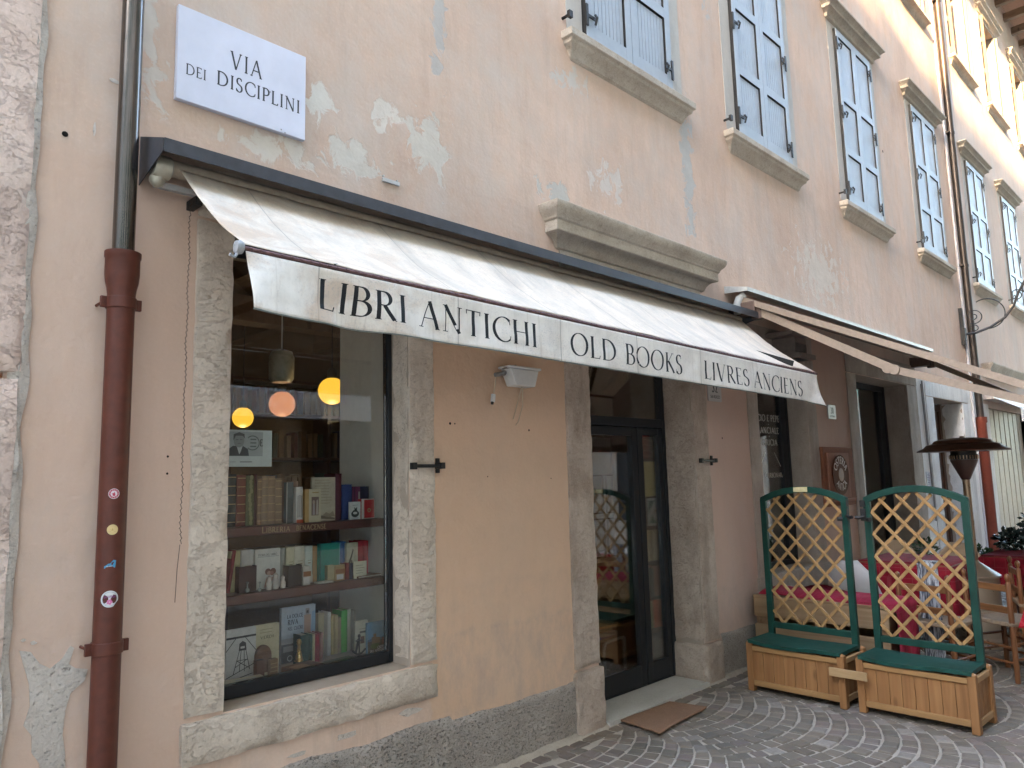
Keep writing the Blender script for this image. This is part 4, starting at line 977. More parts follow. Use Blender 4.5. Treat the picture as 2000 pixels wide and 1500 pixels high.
c = MB(); c.tube([(11.12, -.02, 2.75), (11.13, -.025, 2.3), (11.16, -.025, 1.9)], .010, 5); c.tube([(11.17, -.02, 2.8), (11.2, -.02, 1.5), (11.22, -.02, .9)], .012, 5); tag(c.build('hanging_cord', paint('grey_cord', (.30,.28,.27)), None), 'grey cord and chain hanging on the white wall beside the dark doorway', 'cord')
pa = MB(); pa.box(11.02, 11.19, -.012, -.007, 1.36, 1.56); PA = thing('wall_notice', 'small white notice with blue print on the white wall', 'notice', (11.1, -.01, 1.36)); pa.build('sheet', paint('notice_paper', (.62,.62,.66)), PA)
pb_ = MB()
for i in range(7): pb_.quad((11.04, -.0126, 1.39+i*.022), (11.04+.13*rnd.uniform(.6, 1), -.0126, 1.39+i*.022), (11.04+.12, -.0126, 1.40+i*.022), (11.04, -.0126, 1.40+i*.022))
pb_.build('print', paint('blue_print', (.18,.20,.35)), PA)
AW3 = thing('far_awning', 'short white awning with a hanging valance above the cream folding shutters', 'awning', (16, -.2, 2.5))
b = MB(); b.box(14.35, 17.6, -.17, -.02, 2.72, 2.80); b.build('hood', plain('pinkish_metal', (.5,.42,.38), .5), AW3)
b = MB(); b.grid(60, 8, lambda u, v: (14.4+3.1*u, -.17-.35*v-.03*math.sin(u*20)*v, 2.74-.20*v)); b.grid(60, 8, lambda u, v: (14.4+3.1*u, -.52-.03*math.sin(u*20)-.02*v*math.sin(u*33), 2.54-.22*v)); o = b.build('canvas', canvas_mat('white_canvas', (.74,.73,.70), (.6,.59,.57), .25, False), AW3, sharp=80); o.modifiers.new('t', 'SOLIDIFY').thickness = .003
# wrought iron lantern arm
LB = thing('lantern_bracket', 'black wrought iron scroll bracket beside the brown downpipe', 'lamp bracket', (13.6, -.1, 3.6))
b = MB(); b.box(13.46, 13.52, -.05, 0, 3.55, 4.15); b.box(13.44, 13.54, -.07, -.051, 3.62, 3.82); b.tube([(13.49, -.03, 3.58), (13.49, -.03, 3.48)], [.02, .004], 8); b.build('wall_plate', M_IRON, LB, bevel=.004)
b = MB()
def L(t, zz): return Vector((13.49+t*.35, -.06-t*.95, zz))     # the arm leans out over the street
def spiral(c, r0, r1, a0, turns, n=34): 
    return [L(c[0]+(r0+(r1-r0)*i/n)*math.cos(a0+turns*2*math.pi*i/n), c[1]+(r0+(r1-r0)*i/n)*math.sin(a0+turns*2*math.pi*i/n)) for i in range(n+1)]
main = [L(t, z) for t, z in ((0, 3.72), (.15, 3.73), (.35, 3.80), (.55, 3.93), (.68, 4.10), (.76, 4.30), (.86, 4.48), (1.0, 4.60), (1.2, 4.66), (1.45, 4.66), (1.7, 4.6))]
b.tube(main, .019, 8); b.build('arm', M_IRON, LB)
b = MB()
b.tube(spiral((.32, 4.02), .24, .24, R(-100), .62), .009, 6); b.tube(spiral((.14, 4.0), .13, .02, R(-120), 1.6), .008, 6); b.tube(spiral((.14, 3.80), .08, .015, R(-60), -1.5), .008, 6)
b.tube(spiral((.92, 4.36), .10, .10, 0, .9), .008, 6); b.tube(spiral((.74, 4.27), .09, .05, R(20), 1.2), .008, 6); b.tube(spiral((1.15, 4.55), .08, .015, R(90), 1.5), .008, 6)
b.build('scrollwork', M_IRON, LB)

# ------------------------------------------------------------------ planter boxes with trellis
M_END_RAIL = wood_mat('planter_end_rail', (0.30,0.165,0.07), (0.47,0.28,0.13), 'x', .8, .6, False)
def planter(label, cx, cy, rz, depth, width, H, tag_plate=False, hooks=1, wheel=False, moss=False):
    """front faces -x (towards the camera side); width runs along y"""
    P = thing('trellis_planter', label, 'planter', (cx, cy, 0), rz, 'trellis planters in front of the osteria')
    d2, w2 = depth/2, width/2
    ins = .018
    for (sx, sy) in ((-1, -1), (-1, 1), (1, -1), (1, 1)):
        b = MB(); p = .048; x0 = sx*(d2-p/2); y0 = sy*(w2-p/2)
        b.box(x0-p/2, x0+p/2, y0-p/2, y0+p/2, .0, H); b.add([(x0-p/2, y0-p/2, H), (x0+p/2, y0-p/2, H), (x0+p/2, y0+p/2, H), (x0-p/2, y0+p/2, H), (x0-.008, y0-.008, H+.012), (x0+.008, y0-.008, H+.012), (x0+.008, y0+.008, H+.012), (x0-.008, y0+.008, H+.012)], [(0,1,5,4), (1,2,6,5), (2,3,7,6), (3,0,4,7), (4,5,6,7)])
        b.build('post', M_PLANTER, P, world=False, bevel=.004)
    # boarded sides
    for face in ('front', 'back'):
        s = -1 if face == 'front' else 1
        b = MB(); n = 8; bw = (width-.09)/n
        for i in range(n):
            y0 = -w2+.045+i*bw
            b.box(s*(d2-.026)-.008, s*(d2-.026)+.008+rnd.uniform(-.001, .001), y0+.0012, y0+bw-.0012, .055, H-.05)
        b.build('side_boards', M_PLANTER, P, world=False, bevel=.002, seg=1)
        for za, zb_ in ((.04, .078), (H-.055, H-.02)):
            b = MB(); b.box(s*(d2-.018)-.013, s*(d2-.018)+.013, -w2+.048, w2-.048, za, zb_); b.build('rail', M_PLANTER_RAIL, P, world=False, bevel=.003)
    for s in (-1, 1):
        b = MB(); n = 4; bw = (depth-.09)/n
        for i in range(n): b.box(-d2+.045+i*bw+.0012, -d2+.045+(i+1)*bw-.0012, s*(w2-.026)-.008, s*(w2-.026)+.008, .055, H-.05)
        b.build('side_boards', M_PLANTER, P, world=False, bevel=.002, seg=1)
        for za, zb_ in ((.04, .078), (H-.055, H-.02)):
            b = MB(); b.box(-d2+.048, d2-.048, s*(w2-.018)-.013, s*(w2-.018)+.013, za, zb_); b.build('rail', M_END_RAIL, P, world=False, bevel=.003)
    # lid, slightly bowed
    b = MB()
    def lid(u, v, dz): 
        x = -d2-.006+(depth-.06)*u; y = -w2+.02+(width-.04)*v
        return (x, y, H-.004+dz-.008*math.sin(math.pi*v)+.006*u+(.012*math.sin(v*7))*(1-u)*.5)
    nu, nv = 6, 18
    b.grid(nu, nv, lambda u, v: lid(u, v, .024)); b.grid(nu, nv, lambda u, v: lid(u, 1-v, 0))
    edge = [(i/nu, 0) for i in range(nu)]+[(1, j/nv) for j in range(nv)]+[(1-i/nu, 1) for i in range(nu)]+[(0, 1-j/nv) for j in range(nv)]
    for i in range(len(edge)): 
        a, c = edge[i], edge[(i+1) % len(edge)]
        b.quad(lid(*a, 0), lid(*c, 0), lid(*c, .024), lid(*a, .024))
    b.build('lid', plain('green_lid_paint', (.009,.050,.037), .5, 0, .35, 9, .25), P, world=False)
    # trellis: arched green frame with a diagonal lattice
    xt = d2-.055; fw = .046; ft = .034; T0 = H+.015; side = 1.405; crown = 1.49; wt = w2-.045
    fb = MB()
    for s in (-1, 1): fb.box(xt-ft/2, xt+ft/2, s*wt-fw/2, s*wt+fw/2, H-.02, side-.01)
    fb.box(xt-ft/2+.002, xt+ft/2-.002, -wt+fw/2, wt-fw/2, T0+.052, T0+.098)
    n = 22; rad = ((wt+fw/2)**2+(crown-side)**2)/(2*(crown-side)); zc = crown-rad
    th0 = math.asin((wt+fw/2)/rad); vs = []
    for i in range(n+1):
        a = -th0+2*th0*i/n
        for rr_ in (rad, rad-fw): vs += [(xt-ft/2-.001, rr_*math.sin(a), zc+rr_*math.cos(a)), (xt+ft/2+.001, rr_*math.sin(a), zc+rr_*math.cos(a))]
    fs = []
    for i in range(n):
        k = i*4; fs += [(k, k+4, k+6, k+2), (k+1, k+3, k+7, k+5), (k, k+1, k+5, k+4), (k+2, k+6, k+7, k+3)]
    fs += [(0, 2, 3, 1), (n*4, n*4+1, n*4+3, n*4+2)]
    fb.add(vs, fs)
    fb.build('trellis_frame', M_GREEN, P, world=False, bevel=.003)
    lat = MB(); zb = T0+.098; yl = wt-fw/2
    def top(y): return zc+math.sqrt(max(0, (rad-fw)**2-y*y))
    sp = .142; sw_ = .0215; tl = .009
    for dirn, xo in ((1, -.0055), (-1, .0055)):
        c0 = -2.2
        while c0 < 2.2:
            # line y = dirn*(z-zb)*k + c0, clipped to the opening
            k = .92; pts = []
            for i in range(200):
                z = zb+(1.55-zb)*i/199; y = dirn*(z-zb)*k+c0
                if -yl <= y <= yl and z <= top(y): pts.append((y, z))
            if len(pts) > 4:
                a, e = pts[0], pts[-1]
                lat.bar((xt+xo, a[0], a[1]), (xt+xo, e[0], e[1]), sw_, tl, up=Vector((1, 0, 0)))
            c0 += sp
    lat.build('lattice', M_LATH, P, world=False, bevel=.0015, seg=1)
    if tag_plate:
        b = MB(); b.box(xt-ft/2-.006, xt-ft/2-.0015, -.055, .055, crown-.042, crown-.004); b.build('name_plate', plain('pale_yellow_plate', (.62,.52,.28), .5), P, world=False, bevel=.002)
    b = MB(); s = hooks
    for dz in (0, -.06, -.10): b.box(xt-.03, xt+.01, s*(wt+fw/2)+(-.002 if s < 0 else -.018), s*(wt+fw/2)+(.018 if s > 0 else .002)+0, side-.03+dz-.032, side-.03+dz+.012)
    b.tube([(xt-.03, s*(wt+.02), side-.13), (xt-.05, s*(wt+.05), side-.14), (xt-.055, s*(wt+.07), side-.135)], .012, 8)
    b.tube([(xt-.04, s*(wt-.01), side-.15), (xt-.06, s*(wt-.035), side-.15)], .016, 8)
    b.build('clamp_lamp', M_IRON, P, world=False, bevel=.002)
    if wheel:
        for (x, y) in ((-d2+.03, -w2+.02), (d2-.03, -w2+.02), (-d2+.03, w2-.03), (d2-.03, w2-.03)):
            b = MB(); b.tube([(x-.012, y, .012), (x+.012, y, .012)], .016, 10); b.build('caster', M_IRON, P, world=False)
    return P
planter('trellis planter standing nearer the wall with a pale yellow plate on its arch', 5.50, -.685, R(-2), .38, .73, .345, True, -1)
planter('trellis planter further out in the street with mossy boards and casters', 5.48, -1.48, R(-1.5), .36, .715, .345, False, 1, True)
b = MB(); b.bar((5.268, -.955, .245), (5.262, -1.205, .245), .016, .055); tag(b.build('wooden_batten', wood_mat('batten_wood', (.36,.22,.10), (.50,.33,.17), 'y', 1, .6, False), None, bevel=.002), 'short wooden batten joining the two trellis planters', 'batten')

# ------------------------------------------------------------------ pallet bench, cloths and tables
M_CLOTH = None
def cloth_mat(name, col, dark):
    t = NT(name); p = t.pos
    s = t.sep(p)
    # thin pale lines of a checked weave
    def lines(c, k, w): 
        f = t.math('FRACT', t.math('MULTIPLY', c, k)); return t.math('LESS_THAN', f, w)
    l = t.math('MAXIMUM', t.math('MAXIMUM', lines(s[0], 11, .06), lines(s[1], 11, .06)), lines(s[2], 11, .06))
    n = t.noise(p, 14, 5); c = t.mix(t.ramp(n, .35, .7), col, dark)
    c = t.mix(t.math('MULTIPLY', l, .10), c, (.50, .25, .24))
    return t.done(c, .85, t.bump(t.noise(p, 120, 3), .2, .003), spec=.2)
M_CLOTH = cloth_mat('red_check_cloth', (.25, .010, .022), (.15, .006, .014))
PB = thing('pallet_bench', 'raw pallet wood bench behind the nearer trellis planter', 'bench', (6.15, -.6, 0), 0)
for (xx) in (5.98, 6.42):
    b = MB()
    for (z0, z1) in ((.05, .19), (.23, .36), (.42, .57)): 
        b.box(xx-.011, xx+.011, -1.12+rnd.uniform(-.01, .01), -.06, z0, z1)
    b.build('planks', M_PALLET, PB, bevel=.004)
b = MB()
for y in (-.115, -.60, -1.06):
    for z0, z1 in ((.05, .57),): b.box(5.992, 6.408, y-.05, y+.05, z0, z1)
b.build('blocks', wood_mat('pallet_block_wood', (.20,.11,.055), (.34,.21,.12), 'x', 1, .8), PB, bevel=.004)
b = MB()
for i in range(4): b.box(5.965+i*.122, 6.075+i*.122, -1.12, -.06, .572, .592)
b.build('seat_boards', M_PALLET, PB, bevel=.003)
b = MB()
def cush(u, v): 
    x = 5.99+.46*u; y = -.10-1.08*v
    return (x, y, .60+.022*(1-(2*u-1)**4)+.010*noise.noise(Vector((x*7, y*5, 0))))
b.grid(16, 36, cush)
b.grid(16, 8, lambda u, v: (5.99+.46*u, -1.18-.015*math.sin(u*11)*v, cush(u, 1)[2]-.50*v))
b.grid(36, 3, lambda u, v: (5.985-.004*v, -.35-.83*u, cush(0, (u*.83+.25)/1.08)[2]-.045*v+.012*noise.noise(Vector((u*14, 1, 0)))*v))
o = b.build('bench_cloth', cloth_mat('pink_red_cloth', (.40,.030,.065), (.27,.016,.036)), None, sharp=80); tag(o, 'pinkish red cloth laid over the pallet bench and hanging at its street end', 'cloth')
o.modifiers.new('t', 'SOLIDIFY').thickness = .004
# back cushion corner
b = MB(); b.grid(12, 12, lambda u, v: (6.30+.05*math.sin(math.pi*v), -.30-.42*u, .62+.05*v*math.sin(math.pi*u))); tag(b.build('seat_cushion', plain('dark_red_cushion', (.22,.015,.04), .8), None), 'small dark red cushion lying on the pallet bench near the wall', 'cushion')
def table(label, x0, x1, y0, y1, H, drop, cl_label, mat, sunk=None):
    T = thing('table', label, 'table', ((x0+x1)/2, (y0+y1)/2, 0), 0, 'osteria tables')
    b = MB(); b.box(x0, x1, y0, y1, H-.03, H); b.build('top', M_CHAIRWOOD, T, bevel=.004)
    for (x, y) in ((x0+.06, y0+.06), (x1-.06, y0+.06), (x0+.06, y1-.06), (x1-.06, y1-.06)):
        b = MB(); b.box(x-.025, x+.025, y-.025, y+.025, 0, H-.031); b.build('leg', M_CHAIRWOOD, T, bevel=.003)
    c = MB(); cx, cy = (x0+x1)/2, (y0+y1)/2; hx, hy = (x1-x0)/2+.008, (y1-y0)/2+.008
    def fn(u, v):
        a = 2*math.pi*u
        s = max(abs(math.cos(a)), abs(math.sin(a))); ex, ey = math.cos(a)/s, math.sin(a)/s
        if v <= .4: k = v/.4; return (cx+ex*hx*k, cy+ey*hy*k, H+.006+.002*noise.noise(Vector((ex*k*5, ey*k*5, 0))))
        k = (v-.4)/.6; fl = .02*k*math.sin(a*17)+.03*k*noise.noise(Vector((ex*4, ey*4, H)))
        cr = 1+.10*k*(abs(math.sin(2*a))**6)
        return (cx+ex*(hx+fl+.012*k)*cr, cy+ey*(hy+fl+.012*k)*cr, H+.004-drop*k*(1+.12*abs(math.sin(2*a))**4))
    c.grid(120, 16, fn); o = c.build('tablecloth', mat, None, sharp=80); tag(o, cl_label, 'tablecloth', 'red tablecloths')
    o.modifiers.new('t', 'SOLIDIFY').thickness = .003
    return T
table('osteria table by the wall behind the trellises', 7.28, 8.1, -1.22, -.42, .765, .42, 'dark red tablecloth on the table by the osteria wall', M_CLOTH)
table('osteria table in the street at the right edge of the photo', 6.62, 7.42, -2.55, -1.90, .66, .20, 'red checked tablecloth hanging in a point at the right edge', cloth_mat('bright_red_check_cloth', (.42,.012,.025), (.28,.007,.016)))
table('far osteria table behind the wooden chairs', 8.5, 9.3, -1.75, -1.15, .74, .30, 'red tablecloth on the far table behind the heater', M_CLOTH)
# streaked fabric screen
b = MB(); b.grid(14, 30, lambda u, v: (6.60+.012*math.sin(u*9), -1.16-.14*u, .06+.80*v)); b.grid(10, 6, lambda u, v: (6.60+.10*u, -1.16-.14*v, .86+.0*v))
def streak():
    t = NT('streaked_fabric'); p = t.pos
    n = t.noise(t.map(p, (30, 30, 3.5)), 1.6, 5, .7, 1.5); c = t.mix(t.ramp(n, .44, .56), (.06,.06,.075), (.50,.50,.52))
    return t.done(c, .7)
o = b.build('streaked_drape', streak(), None); o.modifiers.new('t', 'SOLIDIFY').thickness = .01
tag(o, 'narrow black and white streaked drape hanging beside the white shell chair', 'drape')
# white plastic shell chairs
def shell_chair(label, x, y, rz, mat):
    C_ = thing('shell_chair', label, 'chair', (x, y, 0), rz, 'plastic shell chairs')
    s = MB()
    def fn(u, v):
        w = .235*(1-.25*max(0, v-.6)/.4)*(1-.55*max(0, v-.86)/.14)
        xx = (2*u-1)*w; e = abs(2*u-1)
        if v < .5: k = v/.5; yy = -.20+.36*k; z = .44-.02*math.sin(k*math.pi)+.05*e**3*k
        else:
            k = (v-.5)/.5; yy = .16+.10*math.sin(k*math.pi/2)-.0; z = .44+.40*k**1.15+.03*e**3*(1-k)
            yy -= .10*e**2.2*(1-.5*k)
        return (xx, yy, z)
    s.grid(16, 26, fn); o = s.build('shell', mat, C_, world=False, sharp=80); o.modifiers.new('t', 'SOLIDIFY').thickness = .010
    for sx in (-1, 1):
        for sy in (-1, 1):
            b = MB(); b.tube([(sx*.10, sy*.08-.02, .43), (sx*.20, sy*.19-.02, 0)], .013, 8); b.build('leg', M_CHAIRWOOD, C_, world=False)
    return C_
M_SHELL = plain('white_shell_plastic', (.55,.53,.51), .35, var=.03)
shell_chair('white shell chair seen from behind between the two trellises', 6.86, -.62, R(85), M_SHELL)
shell_chair('cream shell chair beyond the table by the wall, left one', 8.55, -.30, R(-90), plain('cream_shell_plastic', (.60,.47,.33), .4, var=.03))
shell_chair('cream shell chair beyond the table by the wall, right one', 8.50, -.92, R(-90), plain('cream_shell_plastic', (.60,.47,.33), .4, var=.03))

# ------------------------------------------------------------------ straw-seated wooden chairs
M_STRAW = plain('woven_straw', (.30,.215,.14), .8, 0, .25, 50, .6)
CH = thing('wooden_chair', 'wooden chair with a straw seat and its back towards the trellis, nearest the planter', 'chair', (0,0,0), 0, 'straw seated wooden chairs')
hw, hd_ = .19, .18
for sx in (-1, 1):
    b = MB(); b.tube([(sx*hw, -hd_, 0), (sx*hw, -hd_, .43)], .020, 10); b.build('leg', M_CHAIRWOOD, CH, world=False)
    b = MB(); x = sx*hw
    b.lathe([(.019, 0), (.020, .42), (.018, .72), (.010, .735), (.017, .75), (.021, .768), (.017, .786), (.001, .80)], (x, hd_, 0), 12); b.build('back_post', M_CHAIRWOOD, CH, world=False)
for z in (.50, .66):
    b = MB(); b.box(-hw, hw, hd_-.009, hd_+.009, z, z+.05); b.build('back_slat', wood_mat('chair_slat_wood', (0.16,0.065,0.025), (0.28,0.13,0.05), 'x', 1, .4, False), CH, world=False, bevel=.004)
b = MB(); b.grid(14, 14, lambda u, v: ((2*u-1)*.205, (2*v-1)*.195, .43+.010*math.cos((2*u-1)*1.5)*1-.016*(1-(2*u-1)**2)*(1-(2*v-1)**2))); b.tube([(-.2,-.19,.422),(.2,-.19,.422),(.2,.19,.422),(-.2,.19,.422),(-.2,-.19,.422)], .017, 8); b.build('straw_seat', M_STRAW, CH, world=False)
b = MB()
for z in (.14, .25):
    b.tube([(-hw, -hd_, z), (hw, -hd_, z)], .010, 8); b.tube([(-hw, hd_, z), (hw, hd_, z)], .010, 8); b.tube([(-hw, -hd_, z+.03), (-hw, hd_, z+.03)], .010, 8); b.tube([(hw, -hd_, z+.03), (hw, hd_, z+.03)], .010, 8)
b.build('stretchers', M_CHAIRWOOD, CH, world=False)
def put_chair(x, y, rz, label, first=False):
    c = CH if first else copy_tree(CH); c.location = (x, y, 0); c.rotation_euler = (0, 0, rz); c['label'] = label
put_chair(6.97, -1.66, R(62), 'wooden chair with straw seat at the right edge, back against the trellis post', True)
put_chair(6.60, -1.27, R(80), 'wooden chair with straw seat half hidden behind the further trellis')
put_chair(7.95, -1.72, R(20), 'wooden chair with turned finials standing behind the nearest straw chair')
put_chair(8.15, -2.10, R(15), 'wooden chair furthest right, mostly cut off by the photo edge')

# ------------------------------------------------------------------ patio heater
PH = thing('patio_heater', 'bronze mushroom patio heater behind the further trellis', 'heater', (8.0, -1.22, 0))
hx, hy = 8.0, -1.22
b = MB(); b.lathe([(.22, 0), (.22, .06), (.185, .08), (.185, .60), (.205, .61), (.205, .625), (.045, .735), (.036, .75)], (hx, hy, 0), 32); b.build('base_cover', plain('pale_bronze_cover', (.42,.34,.25), .32, .7, .04, 6, 0.0), PH)
b = MB(); b.tube([(hx, hy, .74), (hx, hy, 1.50)], .032, 20); b.build('pole', M_BRASS, PH)
b = MB(); b.lathe([(.035, 1.49), (.045, 1.51), (.115, 1.665), (.115, 1.675)], (hx, hy, 0), 28); b.build('burner_cone', plain('dark_brown_metal', (.10,.06,.045), .45, .5), PH)
b = MB(); b.lathe([(.115, 1.677), (.118, 1.69), (.118, 1.72), (.108, 1.725), (.108, 1.785)], (hx, hy, 0), 28); 
for i in range(28):
    a = 2*math.pi*i/28; b.box(-.004, .004, -.003, .003, 1.682, 1.715, 1, Matrix.Translation((hx+.119*math.cos(a), hy+.119*math.sin(a), 0)) @ Matrix.Rotation(a, 4, 'Z'))
b.build('burner_screen', [plain('black_burner', (.03,.025,.02), .5, .3), M_BRASS], PH)
b = MB(); b.lathe([(.385, 1.755), (.388, 1.762), (.33, 1.79), (.305, 1.815), (.255, 1.83), (.235, 1.855), (.17, 1.872), (.10, 1.88), (.02, 1.882), (.018, 1.895), (.001, 1.897)], (hx, hy, 0), 48); b.lathe([(.383, 1.756), (.20, 1.80), (.001, 1.82)], (hx, hy, 0), 48); b.build('hat', M_HAT, PH, sharp=25)

# ------------------------------------------------------------------ potted plants
def leaf_mat(name, a, b_, rough=.35):
    t = NT(name); f = t.noise(t.pos, 25, 3); g = t.noise(t.pos, 4, 2)
    c = t.mix(t.ramp(f, .35, .65), a, b_); c = t.mix(t.ramp(g, .4, .65, 0, .5), c, [x*.55 for x in a])
    return t.done(c, rough, spec=.6)
def foliage(mb, c, rx, ry, rz, n, size, rr):
    for i in range(n):
        while True:
            p = Vector((rr.uniform(-1, 1), rr.uniform(-1, 1), rr.uniform(-1, 1)))
            if .25 < p.length < 1: break
        k = .75+.35*noise.noise(p*2.1+Vector(c))
        q = Vector((c[0]+p.x*rx*k, c[1]+p.y*ry*k, c[2]+p.z*rz*k))
        dr = (p.normalized()+Vector((rr.uniform(-1, 1), rr.uniform(-1, 1), rr.uniform(-.6, .8)))).normalized()
        sd = dr.cross(Vector((rr.uniform(-1, 1), rr.uniform(-1, 1), rr.uniform(-1, 1)))).normalized(); nn = dr.cross(sd)
        L_ = size*rr.uniform(.6, 1.2); w = L_*.32
        mb.add([q, q+dr*L_*.5+sd*w-nn*w*.2, q+dr*L_, q+dr*L_*.5-sd*w-nn*w*.2, q+dr*L_*.5], [(0, 1, 4), (1, 2, 4), (2, 3, 4), (3, 0, 4)])
rp = random.Random(11)
def pot_plant(label, x, y, zpot, rpot, blobs, n, size, mat, potcol, name='potted_plant', cat='plant'):
    P = thing(name, label, cat, (x, y, 0))
    b = MB(); b.lathe([(rpot*.7, 0), (rpot*.95, zpot*.85), (rpot*1.05, zpot*.86), (rpot*1.05, zpot), (rpot*.9, zpot), (rpot*.88, zpot*.9), (.001, zpot*.9)], (x, y, 0), 24); b.build('pot', plain('pot_'+name, potcol, .7), P)
    f = MB()
    for (bx, by, bz, rx, ry, rz) in blobs: foliage(f, (x+bx, y+by, bz), rx, ry, rz, n, size, rp)
    f.build('foliage', mat, P)
    s = MB()
    for (bx, by, bz, rx, ry, rz) in blobs: s.tube([(x, y, zpot*.9), (x+bx*.5, y+by*.5, (zpot+bz)/2), (x+bx, y+by, bz)], [.018, .012, .006], 6)
    s.build('stem', plain('plant_stem', (.10,.07,.04), .8), P)
    return P
pot_plant('dark glossy leaved shrub in a pot at the right edge of the terrace', 9.25, -1.42, .42, .2, [(0, 0, .82, .30, .34, .22), (.08, -.14, 1.0, .26, .28, .18), (-.06, .14, .84, .16, .17, .15), (0, -.05, .62, .2, .2, .14)], 420, .055, leaf_mat('glossy_dark_leaf', (.020,.036,.030), (.060,.085,.070), .25), (.16,.07,.045), 'shrub', 'shrub')
pot_plant('low leafy green plant in a terracotta pot behind the heater', 9.3, -.92, .52, .15, [(0, 0, .66, .17, .2, .12), (.02, -.14, .64, .13, .13, .09)], 200, .06, leaf_mat('green_leaf', (.035,.085,.03), (.09,.17,.07)), (.28,.11,.06))
pot_plant('small green plant by the white wall behind the further trellis', 9.4, -.40, .52, .13, [(0, 0, .70, .13, .16, .14)], 170, .05, leaf_mat('green_leaf_b', (.03,.075,.03), (.08,.15,.07)), (.22,.10,.06))
# bare twig behind the osteria door pane
tw = MB(); tw.tube([(9.15, .55, .1), (9.2, .55, .8), (9.28, .55, 1.2), (9.25, .55, 1.6), (9.22, .55, 2.0)], [.02, .018, .014, .010, .004], 7); tw.tube([(9.27, .55, 1.25), (9.36, .55, 1.55), (9.42, .55, 1.8)], [.010, .007, .003], 6); tw.tube([(9.24, .55, 1.65), (9.20, .55, 1.85)], [.006, .003], 6)
tag(tw.build('dry_branch', plain('bare_twig', (.16,.09,.06), .8), None), 'bare dry branch standing behind the osteria door pane', 'branch')
# doormat
b = MB(); 
mp = [(4.10, -.052), (4.64, -.075), (4.71, -.325), (4.055, -.385)]
nu, nv = 50, 20
def matf(u, v):
    p = Vector((*mp[0], 0)).lerp(Vector((*mp[1], 0)), u).lerp(Vector((*mp[3], 0)).lerp(Vector((*mp[2], 0)), u), v)
    return (p.x, p.y, .013+.003*noise.noise(Vector((p.x*14, p.y*14, 0)))+.004*math.sin(u*5)*v)
b.grid(nu, nv, matf)
o = b.build('doormat', plain('coir_mat', (.235,.130,.075), .95, 0, .3, 160, .9), None, sharp=80); o.modifiers.new('t', 'SOLIDIFY').thickness = .012
tag(o, 'brown coir doormat on the setts in front of the bookshop door', 'doormat')

# ------------------------------------------------------------------ books in the window: (kind, x0, x1, height, y of the face, depth, colour, label, extra)
BOOKS_TOP = [
    ('s', 1.654, 1.702, 0.262, 0.46, 0.13, (0.03, 0.035, 0.03), 'blackish green tall old book at the left end of the top shelf', 'bands'),
    ('s', 1.705, 1.753, 0.256, 0.46, 0.13, (0.16, 0.045, 0.028), 'red brown leather volume with gold bands on the top shelf', 'bands'),
    ('s', 1.756, 1.797, 0.253, 0.46, 0.13, (0.1, 0.11, 0.045), 'olive green volume with an ornate spine on the top shelf', 'ornate'),
    ('s', 1.798, 1.813, 0.26, 0.46, 0.13, (0.045, 0.01, 0.012), 'thin dark maroon book right of the olive volume', ''),
    ('s', 1.815, 1.839, 0.237, 0.46, 0.13, (0.24, 0.155, 0.09), 'first tan banded volume of the set of four, narrowest, on the top shelf', 'bands'),
    ('s', 1.84, 1.873, 0.249, 0.46, 0.13, (0.27, 0.19, 0.12), 'second tan banded volume of the set of four on the top shelf', 'bands'),
    ('s', 1.874, 1.913, 0.249, 0.46, 0.13, (0.26, 0.17, 0.1), 'third tan banded volume of the set of four on the top shelf', 'bands'),
    ('s', 1.914, 1.953, 0.237, 0.46, 0.13, (0.23, 0.15, 0.085), 'fourth tan volume of the set, beside the dark gap on the top shelf', 'bands'),
    ('f', 1.966, 2.005, 0.215, 0.44, 0.03, (0.06, 0.085, 0.085), 'grey green slim album leaning face out beside the tan set', 'edge'),
    ('s', 2.012, 2.051, 0.22, 0.47, 0.12, (0.17, 0.095, 0.06), 'brown cloth book behind the grey green album', ''),
    ('s', 2.012, 2.051, 0.189, 0.42, 0.1, (0.58, 0.57, 0.53), 'white spined book with black pattern and red foot', 'pattern'),
    ('f', 2.057, 2.152, 0.176, 0.41, 0.03, (0.42, 0.27, 0.11), 'ochre framed book with a picture of two figures on its cream cover', 'picture'),
    ('f', 2.125, 2.271, 0.238, 0.46, 0.012, (0.45, 0.4, 0.3), 'large cream print with handwriting and a landscape on the top shelf', 'print'),
    ('s', 2.279, 2.32, 0.257, 0.47, 0.12, (0.085, 0.014, 0.022), 'tall dark maroon book right of the large print', ''),
    ('s', 2.318, 2.381, 0.196, 0.46, 0.12, (0.028, 0.05, 0.17), 'blue cloth book on the top shelf', ''),
    ('s', 2.395, 2.443, 0.183, 0.47, 0.1, (0.2, 0.03, 0.09), 'purple and pink striped book on the top shelf', 'stripe'),
    ('s', 2.444, 2.502, 0.182, 0.47, 0.1, (0.02, 0.024, 0.06), 'navy book at the right end of the top shelf', ''),
    ('f', 2.332, 2.403, 0.098, 0.41, 0.012, (0.6, 0.61, 0.58), 'white booklet with a black emblem propped on the top shelf', 'emblem'),
    ('f', 2.409, 2.499, 0.112, 0.41, 0.035, (0.45, 0.025, 0.025), 'red boxed book with a white border and a round mark', 'redbox'),
]
